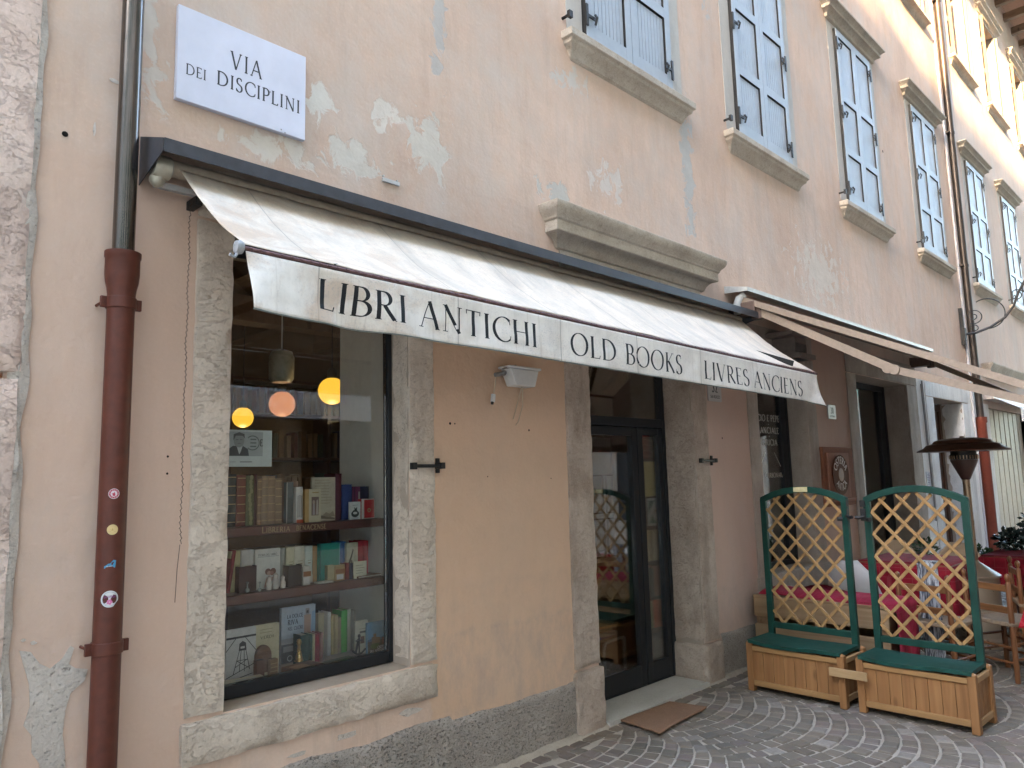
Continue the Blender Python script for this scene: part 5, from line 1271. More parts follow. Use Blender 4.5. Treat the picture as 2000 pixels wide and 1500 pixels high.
BOOKS_MID = [
    ('s', 1.67, 1.686, 0.208, 0.47, 0.11, (0.2, 0.012, 0.02), 'dark red book leaning at the left end of the middle shelf', 'lean'),
    ('s', 1.693, 1.741, 0.202, 0.48, 0.11, (0.43, 0.37, 0.2), 'yellowish book second from the left on the middle shelf', ''),
    ('s', 1.746, 1.811, 0.202, 0.48, 0.11, (0.5, 0.48, 0.45), 'wide white spined book left of the picture book', 'titles'),
    ('f', 1.812, 1.95, 0.199, 0.47, 0.02, (0.56, 0.55, 0.5), 'white picture book with two heads on its cover on the middle shelf', 'heads'),
    ('s', 1.958, 1.987, 0.194, 0.48, 0.1, (0.27, 0.27, 0.23), 'grey book right of the picture book on the middle shelf', ''),
    ('s', 1.993, 2.04, 0.196, 0.48, 0.1, (0.55, 0.52, 0.36), 'cream book with a yellow foot, first of three pale ones', 'titles'),
    ('s', 2.041, 2.1, 0.197, 0.48, 0.1, (0.56, 0.53, 0.42), 'cream book, middle of three pale ones on the middle shelf', 'titles'),
    ('s', 2.103, 2.146, 0.195, 0.48, 0.1, (0.5, 0.54, 0.47), 'pale greenish book, third of three pale ones on the middle shelf', 'titles'),
    ('s', 2.149, 2.187, 0.189, 0.48, 0.1, (0.38, 0.24, 0.11), 'tan book left of the big teal book', ''),
    ('f', 2.172, 2.296, 0.201, 0.45, 0.03, (0.01, 0.2, 0.16), 'big teal book standing face out on the middle shelf', 'spine'),
    ('s', 2.32, 2.355, 0.201, 0.48, 0.1, (0.025, 0.1, 0.26), 'blue book right of the big teal book', ''),
    ('f', 2.345, 2.419, 0.192, 0.46, 0.02, (0.48, 0.45, 0.33), 'cream book with a dancing black figure on the middle shelf', 'dancer'),
    ('s', 2.429, 2.463, 0.198, 0.47, 0.1, (0.42, 0.02, 0.035), 'red book at the right end of the middle shelf, left one of the pair', ''),
    ('s', 2.465, 2.498, 0.196, 0.47, 0.1, (0.44, 0.022, 0.04), 'red book at the right end of the middle shelf, right one of the pair', ''),
    ('s', 1.709, 1.799, 0.127, 0.42, 0.05, (0.045, 0.016, 0.016), 'dark leather box book lying low on the left of the middle shelf', ''),
    ('s', 1.968, 2.044, 0.108, 0.41, 0.06, (0.022, 0.014, 0.012), 'black leather small book in front of the three pale ones', ''),
    ('s', 2.05, 2.094, 0.096, 0.41, 0.05, (0.5, 0.46, 0.4), 'white and brown small book beside the black leather one', 'half'),
    ('f', 2.202, 2.249, 0.086, 0.42, 0.03, (0.34, 0.29, 0.17), 'small olive tan book leaning in front of the teal one', ''),
    ('s', 2.244, 2.304, 0.085, 0.41, 0.06, (0.36, 0.23, 0.1), 'small tan book with brown label in front of the teal one', 'half'),
    ('s', 2.307, 2.333, 0.089, 0.41, 0.06, (0.17, 0.018, 0.022), 'small dark red book beside the navy one on the middle shelf', ''),
    ('s', 2.335, 2.356, 0.086, 0.41, 0.06, (0.02, 0.022, 0.05), 'small navy book left of the cream card', ''),
    ('f', 2.353, 2.436, 0.093, 0.4, 0.006, (0.6, 0.57, 0.42), 'cream card with handwritten lines propped on the middle shelf', 'lines'),
]
BOOKS_LOW = [
    ('f', 1.621, 1.77, 0.246, 0.36, 0.02, (0.5, 0.49, 0.46), 'white book with a black drawing of a watchtower', 'tower'),
    ('f', 1.774, 1.902, 0.243, 0.38, 0.02, (0.52, 0.46, 0.3), 'cream book with a green title behind the carved wooden arch', 'verdi'),
    ('f', 1.989, 2.188, 0.283, 0.52, 0.02, (0.42, 0.48, 0.55), 'large pale blue book with a tower and a bay on its cover', 'lighthouse'),
    ('s', 2.036, 2.083, 0.154, 0.4, 0.08, (0.02, 0.055, 0.045), 'dark green small book beside the brass bell', ''),
    ('s', 2.085, 2.104, 0.148, 0.4, 0.08, (0.025, 0.07, 0.055), 'thin green small book right of the dark green one', ''),
    ('s', 2.105, 2.119, 0.148, 0.4, 0.08, (0.48, 0.44, 0.28), 'thin cream small book between green and red ones', ''),
    ('s', 2.12, 2.146, 0.15, 0.4, 0.08, (0.24, 0.02, 0.04), 'dark red small book right of the thin cream one', ''),
    ('s', 2.147, 2.167, 0.149, 0.4, 0.08, (0.3, 0.15, 0.13), 'dull pink brown small book at the end of the small row', ''),
    ('f', 2.219, 2.276, 0.224, 0.54, 0.03, (0.45, 0.39, 0.25), 'tall beige book leaning behind the small row', ''),
    ('s', 2.254, 2.274, 0.228, 0.5, 0.1, (0.58, 0.57, 0.54), 'tall white book in the lower display', ''),
    ('s', 2.276, 2.297, 0.209, 0.5, 0.1, (0.46, 0.36, 0.17), 'tall straw yellow book right of the tall white one', ''),
    ('s', 2.299, 2.32, 0.206, 0.5, 0.1, (0.5, 0.41, 0.22), 'pale yellow book right of the straw yellow one', ''),
    ('s', 2.321, 2.339, 0.192, 0.5, 0.1, (0.33, 0.25, 0.15), 'brown beige book left of the green one', ''),
    ('s', 2.341, 2.379, 0.226, 0.5, 0.1, (0.06, 0.36, 0.05), 'bright green tall book in the lower display', ''),
    ('s', 2.38, 2.402, 0.227, 0.5, 0.1, (0.52, 0.5, 0.4), 'pale cream book right of the bright green one', ''),
    ('s', 2.417, 2.445, 0.214, 0.52, 0.1, (0.33, 0.33, 0.28), 'grey beige book furthest right of the tall row', ''),
    ('f', 2.363, 2.443, 0.175, 0.4, 0.015, (0.52, 0.49, 0.38), 'cream book with a small picture beside the castle book', 'smallpic'),
    ('f', 2.416, 2.548, 0.163, 0.36, 0.02, (0.16, 0.33, 0.48), 'blue castle book at the right end of the lower display', 'castle'),
]
M_PAGES = plain('book_pages', (.52,.47,.38), .85, var=.08, scale=90)
M_GILT = paint('gilt_band', (.42,.30,.14), .4)
M_INK = paint('cover_ink', (.03,.03,.03), .6)
def bmat(col): return plain('book_cloth', col, .65, 0, .12, 40, .08)
SHELF_WOOD = wood_mat('reddish_shelf_wood', (.085,.030,.022), (.125,.048,.035), 'x', 1, .45, False)
for (z0, z1, lab) in ((1.355, 1.40, 'reddish brown shelf in the bookshop window with painted shop lettering on its edge'), (1.032, 1.078, 'plain reddish brown shelf in the middle of the bookshop window')):
    b = MB(); b.box(1.32, 2.535, .37, .66, z0, z1); o = b.build('display_shelf', SHELF_WOOD, None, bevel=.003); tag(o, lab, 'shelf', 'shelves in the bookshop window')
    if z0 > 1.2:
        t = MB(); on = lambda u, v: (u, .3693, v)
        write(t, 'LIBRERIA', on, .026, x0=1.795, base=1.365, width=.155, thick=.17, thin=.11, scale_first=1.25); write(t, 'BENACENSE', on, .026, x0=1.985, base=1.365, width=.175, thick=.17, thin=.11)
        t.build('lettering', M_GOLDLETTER, o)
def pic(parent, shapes, y, name='cover_print'):
    """flat printed shapes on a cover that faces the street: list of (outline [(x,z)..], colour)"""
    mats = []; m = MB()
    for i, (pl, c) in enumerate(shapes):
        mt = paint('print_ink', c, .6)
        key = mt.name
        if mt not in mats: mats.append(mt)
        m.add([(x, y-.0004*(1+i*.2), z) for x, z in pl], [tuple(range(len(pl)))], mats.index(mt))
    return m.build(name, mats, parent)
_pc = {}
_paint0 = paint
def paint(name, col, rough=.55):
    k = (name, tuple(round(c, 3) for c in col))
    if k not in _pc: _pc[k] = _paint0(name, col, rough)
    return _pc[k]
def rect(x0, z0, x1, z1): return [(x0, z0), (x1, z0), (x1, z1), (x0, z1)]
def disc(cx, cz, r, n=14, k=1.0): return [(cx+r*math.cos(2*math.pi*i/n), cz+r*k*math.sin(2*math.pi*i/n)) for i in range(n)]
def words(parent, items, y, col):
    m = MB(); on = lambda u, v: (u, y-.0012, v)
    for (s, x0, z, w, h_) in items: write(m, s, on, h_, x0=x0, base=z, width=w, thick=.2, thin=.12)
    return m.build('cover_lettering', paint('print_ink', col), parent)
def lines_(x0, x1, z0, z1, n, col):
    out = []
    for i in range(n):
        z = z0+(z1-z0)*i/max(1, n-1); out.append((rect(x0, z, x0+(x1-x0)*rnd.uniform(.7, 1), z+.0022), col))
    return out
def book(rec, zb, group):
    kind, x0, x1, h_, y, dep, col, label, extra = rec
    B = thing('book', label, 'book', ((x0+x1)/2, y, zb+.001), 0, group)
    z0, z1 = zb+.001, zb+h_
    tk = .0028
    c = MB()
    if kind == 's':
        w = x1-x0
        c.box(x0, x0+tk, y+.004, y+dep, z0, z1); c.box(x1-tk, x1, y+.004, y+dep, z0, z1)
        # rounded spine
        n = 7; pr = [(x0+w*i/n, y+.004-.005*math.sin(math.pi*i/n)) for i in range(n+1)]
        c.prism(pr+[(x1, y+.0045), (x0, y+.0045)], 'z', z0, z1)
        p = MB(); p.box(x0+tk+.0003, x1-tk-.0003, y+.005, y+dep-.004, z0+.004, z1-.004)
        C_ = c.build('cover', bmat(col), B); p.build('pages', M_PAGES, B)
        yf = y-.0012
        if extra == 'bands':
            g = MB()
            for k in range(6):
                z = z0+h_*(.08+.17*k); g.box(x0+w*.08, x1-w*.08, yf-.0012, y+.002, z, z+.0035)
            g.build('raised_bands', M_GILT, C_)
        if extra == 'ornate':
            pic(C_, [(disc((x0+x1)/2+rnd.uniform(-.3, .3)*w*.4, z0+h_*(.06+.09*k), w*.22, 7, 1.6), (.26,.24,.12)) for k in range(11)], yf)
        if extra == 'pattern':
            s = [(rect(x0+w*(.12+.26*i), z0+.03+.0105*k+.004*(i % 2), x0+w*(.12+.26*i+.17), z0+.03+.0105*k+.0058+.004*(i % 2)), (.03,.03,.03)) for i in range(3) for k in range(11)]
            s.append((rect(x0, z0, x1, z0+.018), (.45,.07,.02))); pic(C_, s, yf-.0006)
        if extra == 'stripe': pic(C_, [(rect(x0+w*.68, z0, x0+w*.9, z1-.03), (.42,.32,.30)), (rect(x0+w*.05, z0, x0+w*.25, z1), (.10,.015,.06))], yf)
        if extra == 'titles': pic(C_, [(rect(x0+w*.3, z0+h_*.52, x0+w*.7, z0+h_*.545), (.25,.2,.12)), (rect(x0+w*.25, z0+h_*.60, x0+w*.75, z0+h_*.612), (.25,.2,.12)), (rect(x0, z0, x0+w*.99, z0+h_*.22), (.50,.47,.16) if 'yellow' in label else (.45,.44,.38))], yf-.0006)
        if extra == 'half': pic(C_, [(rect(x0, z0+h_*.45, x1, z0+h_*.72), (.26,.11,.04)), (rect(x0+w*.1, z0+h_*.08, x0+w*.8, z0+h_*.40), (.55,.53,.50))], yf-.0004)
        if extra == 'lean':
            B.rotation_euler = (0, R(8), 0)
    else:
        c.box(x0, x1, y, y+tk, z0, z1); c.box(x0, x1, y+dep-tk*.6, y+dep, z0, z1) if dep > .01 else None
        if dep > .01:
            c.box(x0, x0+.002, y+tk, y+dep-tk*.6, z0, z1)
            p = MB(); p.box(x0+.0025, x1-.003, y+tk+.0004, y+dep-tk*.6-.0004, z0+.003, z1-.003); p.build('pages', M_PAGES, B)
        C_ = c.build('cover', bmat(col), B); w = x1-x0; X = lambda u: x0+w*u; Z = lambda v: z0+(z1-z0)*v
        if extra == 'edge': pic(C_, [(rect(X(0), z0, X(.10), z1), (.42,.42,.38)), (rect(X(.2), Z(.1), X(.85), Z(.62)), (.04,.06,.06))], y)
        if extra == 'picture':
            pic(C_, [(rect(X(.24), z0, X(1), z1), (.50,.44,.31)), (rect(X(.40), Z(.20), X(.86), Z(.76)), (.17,.11,.09)), (disc(X(.54), Z(.60), w*.08, 10, 1.5), (.38,.30,.24)), ([(X(.48), Z(.22)), (X(.62), Z(.22)), (X(.60), Z(.55)), (X(.50), Z(.55))], (.34,.30,.30)), ([(X(.68), Z(.22)), (X(.84), Z(.22)), (X(.80), Z(.68)), (X(.72), Z(.66))], (.42,.36,.31)), (rect(X(.45), Z(.88), X(.85), Z(.905)), (.30,.18,.05))], y)
        if extra == 'print':
            pic(C_, lines_(X(.12), X(.9), Z(.40), Z(.93), 9, (.26,.21,.14))+[([(X(.02), Z(.08)), (X(.98), Z(.02)), (X(.98), Z(.06)), (X(.5), Z(.13)), (X(.02), Z(.12))], (.16,.13,.09)), ([(X(.45), Z(.12)), (X(.6), Z(.2)), (X(.75), Z(.16)), (X(.9), Z(.22)), (X(.98), Z(.1)), (X(.7), Z(.08))], (.27,.22,.16))], y)
        if extra == 'emblem':
            pic(C_, [(disc(X(.5), Z(.32), w*.36, 16, .75), (.03,.035,.03)), (disc(X(.5), Z(.36), w*.2, 12, .5), (.6,.6,.57)), ([(X(.3), Z(.52)), (X(.45), Z(.55)), (X(.4), Z(.7)), (X(.55), Z(.62)), (X(.7), Z(.72)), (X(.66), Z(.54)), (X(.75), Z(.5)), (X(.5), Z(.48))], (.03,.04,.035)), (rect(X(.25), Z(.80), X(.75), Z(.82)), (.1,.1,.1)), (rect(X(.2), Z(.08), X(.8), Z(.10)), (.3,.3,.3))], y)
        if extra == 'redbox':
            pic(C_, [(rect(X(0), z0, X(1), z1), (.60,.55,.50)), (rect(X(.2), Z(.04), X(.94), Z(.95)), (.46,.02,.02)), (disc(X(.57), Z(.42), w*.13, 14), (.30,.24,.12)), (disc(X(.57), Z(.42), w*.07, 12), (.46,.02,.02))], y)
        if extra == 'heads':
            pic(C_, [(rect(X(.1), Z(.80), X(.95), Z(.81)), (.2,.2,.2)), (disc(X(.52), Z(.42), w*.12, 12), (.17,.075,.05)), (disc(X(.72), Z(.42), w*.12, 12), (.17,.075,.05)), (disc(X(.56), Z(.38), w*.08, 10), (.46,.30,.23)), (disc(X(.68), Z(.37), w*.08, 10), (.30,.16,.12)), ([(X(.36), Z(.02)), (X(.9), Z(.02)), (X(.8), Z(.28)), (X(.46), Z(.28))], (.42,.28,.22))], y)
            words(C_, [('STORIA DEL', X(.12), Z(.83), w*.45, .010), ('LIBRO', X(.62), Z(.83), w*.25, .010)], y, (.12,.12,.11))
        if extra == 'spine': pic(C_, [(rect(X(.95), z0, X(1), z1), (.10,.30,.30)), (rect(X(0), z0, X(.05), z1), (.006,.12,.10))], y)
        if extra == 'dancer': pic(C_, [([(X(.15), Z(.30)), (X(.42), Z(.52)), (X(.62), Z(.78)), (X(.55), Z(.84)), (X(.36), Z(.62)), (X(.12), Z(.40))], (.06,.05,.04)), ([(X(.30), Z(.52)), (X(.48), Z(.50)), (X(.58), Z(.30)), (X(.50), Z(.30))], (.10,.08,.06)), (rect(X(.72), Z(.12), X(.75), Z(.9)), (.3,.26,.16))], y)
        if extra == 'lines': pic(C_, lines_(X(.15), X(.85), Z(.3), Z(.75), 4, (.16,.14,.10)), y)
        if extra == 'tower':
            s = [(rect(X(0), Z(.82), X(1), Z(.86)), (.03,.03,.03)), ([(X(.42), Z(.58)), (X(.68), Z(.58)), (X(.66), Z(.72)), (X(.55), Z(.76)), (X(.44), Z(.72))], (.03,.03,.03)), (rect(X(.48), Z(.62), X(.62), Z(.66)), (.48,.47,.44))]
            for (a, b) in (((.44, .58), (.25, .16)), ((.50, .58), (.45, .20)), ((.60, .58), (.62, .18)), ((.66, .58), (.80, .20)), ((.36, .40), (.74, .40)), ((.30, .28), (.70, .40)), ((.36, .40), (.76, .24)), ((0, .10), (.95, .30)), ((.6, .85), (1, .55)), ((0, .6), (.35, .85)), ((.1, .04), (.9, .12))):
                dx, dz = (b[0]-a[0])*w, (b[1]-a[1])*(z1-z0); l = math.hypot(dx, dz); nx, nz = -dz/l*.0016, dx/l*.0016
                s.append(([(X(a[0])+nx, Z(a[1])+nz), (X(a[0])-nx, Z(a[1])-nz), (X(b[0])-nx, Z(b[1])-nz), (X(b[0])+nx, Z(b[1])+nz)], (.03,.03,.03)))
            pic(C_, s, y)
        if extra == 'verdi': pic(C_, lines_(X(.2), X(.8), Z(.84), Z(.90), 2, (.25,.21,.12)), y); words(C_, [('VERDI', X(.22), Z(.72), w*.55, .014)], y, (.16,.16,.10))
        if extra == 'lighthouse':
            pic(C_, [(rect(X(0), Z(.0), X(1), Z(.34)), (.10,.10,.11)), (rect(X(0), Z(.34), X(1), Z(.44)), (.34,.36,.38)), (rect(X(.66), Z(.40), X(.86), Z(.82)), (.40,.26,.20)), (rect(X(.70), Z(.82), X(.82), Z(.94)), (.30,.28,.28)), (rect(X(.73), Z(.85), X(.79), Z(.90)), (.06,.06,.06)), ([(X(.60), Z(.34)), (X(1), Z(.34)), (X(1), Z(.48)), (X(.85), Z(.44))], (.16,.13,.11)), ([(X(.86), Z(.5)), (X(1), Z(.5)), (X(1), Z(.9)), (X(.9), Z(.86))], (.26,.38,.52)), (rect(X(.06), Z(.20), X(.40), Z(.30)), (.30,.30,.30)), (disc(X(.25), Z(.08), w*.08, 12), (.5,.5,.5)), (disc(X(.25), Z(.08), w*.055, 12), (.10,.10,.11))], y)
            words(C_, [('LA DOLCE', X(.16), Z(.80), w*.46, .019), ('RIVA', X(.18), Z(.68), w*.30, .026), ('NEL CUORE', X(.18), Z(.58), w*.46, .018)], y, (.05,.05,.07))
        if extra == 'smallpic': pic(C_, [(rect(X(.40), Z(.30), X(.72), Z(.52)), (.16,.08,.05)), (rect(X(.35), Z(.62), X(.85), Z(.68)), (.10,.09,.08)), (rect(X(.3), Z(.74), X(.85), Z(.76)), (.3,.27,.2))], y)
        if extra == 'castle':
            pic(C_, [(rect(X(0), Z(0), X(1), Z(.44)), (.10,.09,.05)), ([(X(0), Z(.42)), (X(.3), Z(.52)), (X(.6), Z(.46)), (X(1), Z(.56)), (X(1), Z(.40)), (X(0), Z(.38))], (.09,.16,.22)), ([(X(.20), Z(.30)), (X(.20), Z(.52)), (X(.28), Z(.52)), (X(.28), Z(.62)), (X(.42), Z(.62)), (X(.42), Z(.50)), (X(.62), Z(.48)), (X(.62), Z(.30))], (.24,.17,.09)), ([(X(.7), Z(.22)), (X(.7), Z(.46)), (X(.95), Z(.44)), (X(.95), Z(.22))], (.22,.10,.06)), (disc(X(.35), Z(.22), w*.22, 12, .5), (.10,.14,.04))], y)
            words(C_, [('CASTELLI', X(.48), Z(.11), w*.46, .014), ('DELL ALTO GARDA', X(.12), Z(.02), w*.82, .012)], y, (.62,.62,.60))
    return B
for rec in BOOKS_TOP: book(rec, 1.40, 'books on the top window shelf')
for rec in BOOKS_MID: book(rec, 1.078, 'books on the middle window shelf')
for rec in BOOKS_LOW: book(rec, .675, 'books on the floor of the window display')
# books lying flat
def flat_book(label, cx, cy, z, L_, W, T_, rz, col, marks=None):
    B = thing('book', label, 'book', (cx, cy, z), rz, 'books on the floor of the window display')
    c = MB(); c.box(-L_/2, L_/2, -W/2, W/2, 0, .0025); c.box(-L_/2, L_/2, -W/2, W/2, T_-.0025, T_); c.box(-L_/2, -L_/2+.003, -W/2, W/2, .0025, T_-.0025)
    C_ = c.build('cover', bmat(col), B, world=False, bevel=.0008, seg=1); p = MB(); p.box(-L_/2+.0035, L_/2-.004, -W/2+.004, W/2-.004, .003, T_-.003); p.build('pages', plain('white_pages', (.60,.58,.54), .8), B, world=False)
    if marks:
        m = MB(); mats = []
        for (x0, y0, x1, y1, c2) in marks:
            mt = paint('print_ink', c2)
            if mt not in mats: mats.append(mt)
            m.add([(x0*L_, y0*W, T_+.0006), (x1*L_, y0*W, T_+.0006), (x1*L_, y1*W, T_+.0006), (x0*L_, y1*W, T_+.0006)], [(0,1,2,3)], mats.index(mt))
        m.build('cover_print', mats, B, world=False)
flat_book('thick beige book lying flat in the left front corner of the window', 1.665, .262, .677, .19, .10, .030, R(-6), (.42,.36,.25), [(-.2, -.1, .3, .1, (.30,.30,.26))])
flat_book('brown covered book with white pages lying flat below the brass bell', 1.975, .275, .677, .17, .11, .036, R(8), (.17,.085,.045), [(-.4, -.4, .1, .2, (.26,.14,.07)), (.1, -.3, .45, .35, (.12,.06,.035))])
flat_book('grey green book lying flat near the anchor', 2.19, .272, .677, .17, .10, .022, R(4), (.13,.15,.12), [(-.4, -.3, .4, .4, (.09,.11,.09))])
for i, (cx, cy, rz, lab) in enumerate(((1.83, .245, .1, 'white leaflet with print lines lying before the wooden arch'), (1.585, .225, -.2, 'white sheet in the extreme left corner of the window display'), (2.36, .245, .05, 'white paper strip lying beneath the anchor'))):
    b = MB(); b.box(cx-.07, cx+.07, cy-.03, cy+.03, .6765, .679); o = b.build('leaflet', paint('leaflet_paper', (.55,.54,.52)), None); tag(o, lab, 'leaflet', 'papers in the window display')
flat_book('brown thin book lying flat under the cream card on the middle shelf', 2.45, .445, 1.079, .16, .11, .012, R(3), (.22,.11,.06))
flat_book('white thin booklet lying flat on the middle shelf before the teal book', 2.17, .405, 1.079, .09, .05, .008, R(-3), (.55,.53,.48))
# ornaments
a = thing('wooden_arch', 'dark carved wooden arch bookend with small brown books in it', 'ornament', (1.80, .32, .677))
b = MB(); pr = [(.040*math.cos(R(t)), .075+.055*math.sin(R(t))) for t in range(0, 181, 12)]; pr = [(.040, 0)]+pr+[(-.040, 0)]
b.prism([(1.800+x, .700+z) for x, z in pr], 'y', .335, .355); b.build('arch', wood_mat('carved_dark_wood', (.11,.05,.025), (.20,.10,.05), 'x', 2, .5), a)
b = MB(); b.box(1.745, 1.786, .30, .33, .677, .77); b.build('small_book', bmat((.13,.06,.035)), a)
b = MB(); b.box(1.812, 1.85, .29, .32, .677, .765); o = b.build('small_book', bmat((.24,.14,.07)), a); g = MB(); [g.box(1.812, 1.85, .2888, .2899, .69+.018*k, .6925+.018*k) for k in range(4)]; g.build('raised_bands', M_GILT, o)
bl = MB(); bl.lathe([(.022, 0), (.019, .012), (.010, .05), (.007, .075), (.011, .083), (.013, .095), (.010, .106), (.001, .110)], (2.005, .365, .713), 16)
tag(bl.build('brass_bell', plain('old_brass', (.42,.26,.09), .3, .9), None), 'small brass handbell standing on the brown flat book', 'bell')
an = MB(); an.tube([(2.325, .305, .70), (2.325, .305, .785)], .005, 6); an.tube([(2.285+.08*i/10, .305, .722-.022*math.sin(math.pi*i/10)) for i in range(11)], .0055, 6); an.tube([(2.305, .305, .77), (2.345, .305, .77)], .004, 6); an.lathe([(.006, -.003), (.010, 0), (.006, .003)], (2.325, .305, .793), 10, M=Matrix.Rotation(R(90), 4, 'X')); an.tube([(2.31, .315, .70), (2.33, .32, .775)], .006, 6)
tag(an.build('anchor', M_IRON, None), 'small black iron anchor ornament at the right of the window display', 'ornament')
gl = MB()
for (x, y, s) in ((1.86, .41, 1), (1.90, .42, 1.15), (1.935, .41, .9)): gl.lathe([(.014*s, 0), (.016*s, .03*s), (.010*s, .045*s), (.012*s, .06*s), (.001, .07*s)], (x, y, 1.08), 12)
tag(gl.build('porcelain_group', plain('porcelain', (.52,.46,.40), .25), None), 'small pale porcelain figures huddled before the picture book', 'figurine')
for i, (x, y, s, lab) in enumerate(((1.74, .40, 1.0, 'tiny clear glass ornament at the far left of the middle shelf'), (1.80, .39, .8, 'tiny clear glass ornament nearest the porcelain figures'))):
    b = MB(); b.ball((x, y, 1.08+.012*s), .012*s, 10); b.lathe([(.004, 0), (.003, .02*s), (.009*s, .03*s), (.001, .035*s)], (x, y, 1.10), 8); tag(b.build('glass_ornament', plain('cut_glass', (.30,.32,.30), .1, 0), None), lab, 'ornament')
# notice taped inside the pane: a generic portrait with a round logo
NP = thing('window_notice', 'white notice with a grey portrait taped inside the bookshop window', 'notice', (1.62, .215, 1.69))
b = MB(); b.box(1.47, 1.762, .213, .2145, 1.692, 1.866); b.build('sheet', paint('notice_sheet', (.50,.53,.50)), NP)
cx = 1.595
pic(NP, [(rect(1.48, 1.742, 1.715, 1.858), (.33,.35,.34)), ([(cx-.055, 1.743), (cx+.050, 1.743), (cx+.045, 1.775), (cx+.02, 1.79), (cx-.03, 1.79), (cx-.05, 1.775)], (.06,.065,.07)), ([(cx-.012, 1.79), (cx+.018, 1.79), (cx+.010, 1.765), (cx+.002, 1.75)], (.42,.44,.43)), (disc(cx, 1.815, .026, 18, 1.25), (.23,.24,.235)), ([(cx-.028, 1.815), (cx-.027, 1.845), (cx, 1.855), (cx+.026, 1.847), (cx+.028, 1.825), (cx+.018, 1.838), (cx-.016, 1.838)], (.09,.09,.09)), (rect(cx-.015, 1.818, cx-.004, 1.821), (.10,.10,.10)), (rect(cx+.005, 1.818, cx+.016, 1.821), (.10,.10,.10)), (rect(cx-.007, 1.800, cx+.009, 1.802), (.12,.11,.11))]
    + [([(1.662+.036*math.cos(R(t)), 1.805+.036*math.sin(R(t))), (1.662+.031*math.cos(R(t)), 1.805+.031*math.sin(R(t))), (1.662+.031*math.cos(R(t+15)), 1.805+.031*math.sin(R(t+15))), (1.662+.036*math.cos(R(t+15)), 1.805+.036*math.sin(R(t+15)))], (.12,.14,.13)) for t in range(-135, 135, 15)]
    + [(rect(1.65, z, 1.68, z+.006), (.12,.14,.13)) for z in (1.785, 1.802, 1.819)] + [(rect(1.60, 1.712, 1.66, 1.717), (.2,.2,.2)), (rect(1.55, 1.713, 1.58, 1.716), (.3,.3,.3))], .213, 'print')
words(NP, [('E', 1.700, 1.790, .014, .032)], .213, (.06,.06,.06))

# lamps inside
M_GLOBE = glow('lit_yellow_globe', (1.0, .53, .045), .040)
M_GLOBE2 = glow('dim_orange_globe', (1.0, .38, .17), .021)
for (x, y, z, mt, lab) in ((2.64, 1.10, 2.21, M_GLOBE, 'lit yellow globe lamp highest in the shop window, touching the grey side panel'), (2.975, 3.1, 2.20, M_GLOBE, 'lit yellow globe lamp at the left jamb above the portrait notice'), (2.56, 1.62, 2.165, M_GLOBE2, 'dimmer orange globe lamp between the two bright yellow ones')):
    l = thing('globe_lamp', lab, 'lamp', (x, y, z), 0, 'globe lamps in the shop')
    b = MB(); b.ball((x, y, z), .090, 28); b.build('globe', mt, l)
    pl = bpy.data.lights.new('globe_light', 'POINT'); pl.energy = .12 if mt is M_GLOBE else .03; pl.color = (1, .72, .40); pl.shadow_soft_size = .06; po = bpy.data.objects.new('globe_light', pl); COL.objects.link(po); po.parent = l; po.location = (0, 0, -.16)
    b = MB(); b.tube([(x, y, z+.08), (x, y, 3.26)], .004, 6); b.lathe([(.03, 0), (.034, .05), (.02, .07)], (x, y, z+.08), 12); b.build('cord', M_IRON, l)
pn = thing('pendant_lamp', 'unlit white glass cylinder lamp hanging on a pale cord in the shop window', 'lamp', (2.33, 1.2, 2.3))
b = MB(); b.lathe([(.06, 2.255), (.078, 2.28), (.08, 2.42), (.065, 2.455), (.02, 2.47)], (2.33, 1.2, 0), 24); b.build('shade', plain('milk_glass', (.22,.22,.17), .3), pn)
b = MB(); b.tube([(2.33, 1.2, 2.47), (2.33, 1.2, 3.2)], .005, 6); b.build('cord', paint('pale_cord', (.45,.42,.36)), pn)

# bookcase against the back wall with rows of dark books nothing tells apart
BC = thing('bookcase', 'dark wooden bookcase across the back wall of the shop', 'bookcase', (3.2, 4.0, 0))
b = MB()
for z in (.05, .5, .95, 1.4, 1.85, 2.3, 2.65): b.box(1.0, 5.4, 3.85, 4.15, z, z+.03)
for x in (1.0, 2.1, 3.2, 4.3, 5.38): b.box(x-.02, x+.02, 3.849, 4.15, 0, 2.7)
b.build('case', wood_mat('dark_case_wood', (.05,.025,.015), (.09,.045,.025), 'x', 1, .5, False), BC)
proto = None
rb = random.Random(5); cols = [(.10,.03,.02), (.05,.06,.04), (.16,.10,.05), (.04,.04,.06), (.20,.14,.08)]
protos = []
for c in cols:
    b = MB(); b.box(-.022, .022, -.09, .09, 0, .28); o = b.build('old_book', bmat(c), None, world=False, bevel=.003, seg=1); protos.append(o)
    tag(o, 'old book in the dim bookcase at the back of the shop', 'book', 'old books on the back bookcase')
first = {i: True for i in range(5)}
for z in (1.43, 1.88, 2.33):
    x = 2.15
    while x < 4.9:
        k = rb.randrange(5)
        if first[k]: o = protos[k]; first[k] = False
        else: o = protos[k].copy(); COL.objects.link(o)
        o.location = (x, 3.98, z+.001); o.scale = (rb.uniform(.8, 1.3), 1, rb.uniform(.8, 1.05)); x += .066*rb.uniform(.9, 1.4)

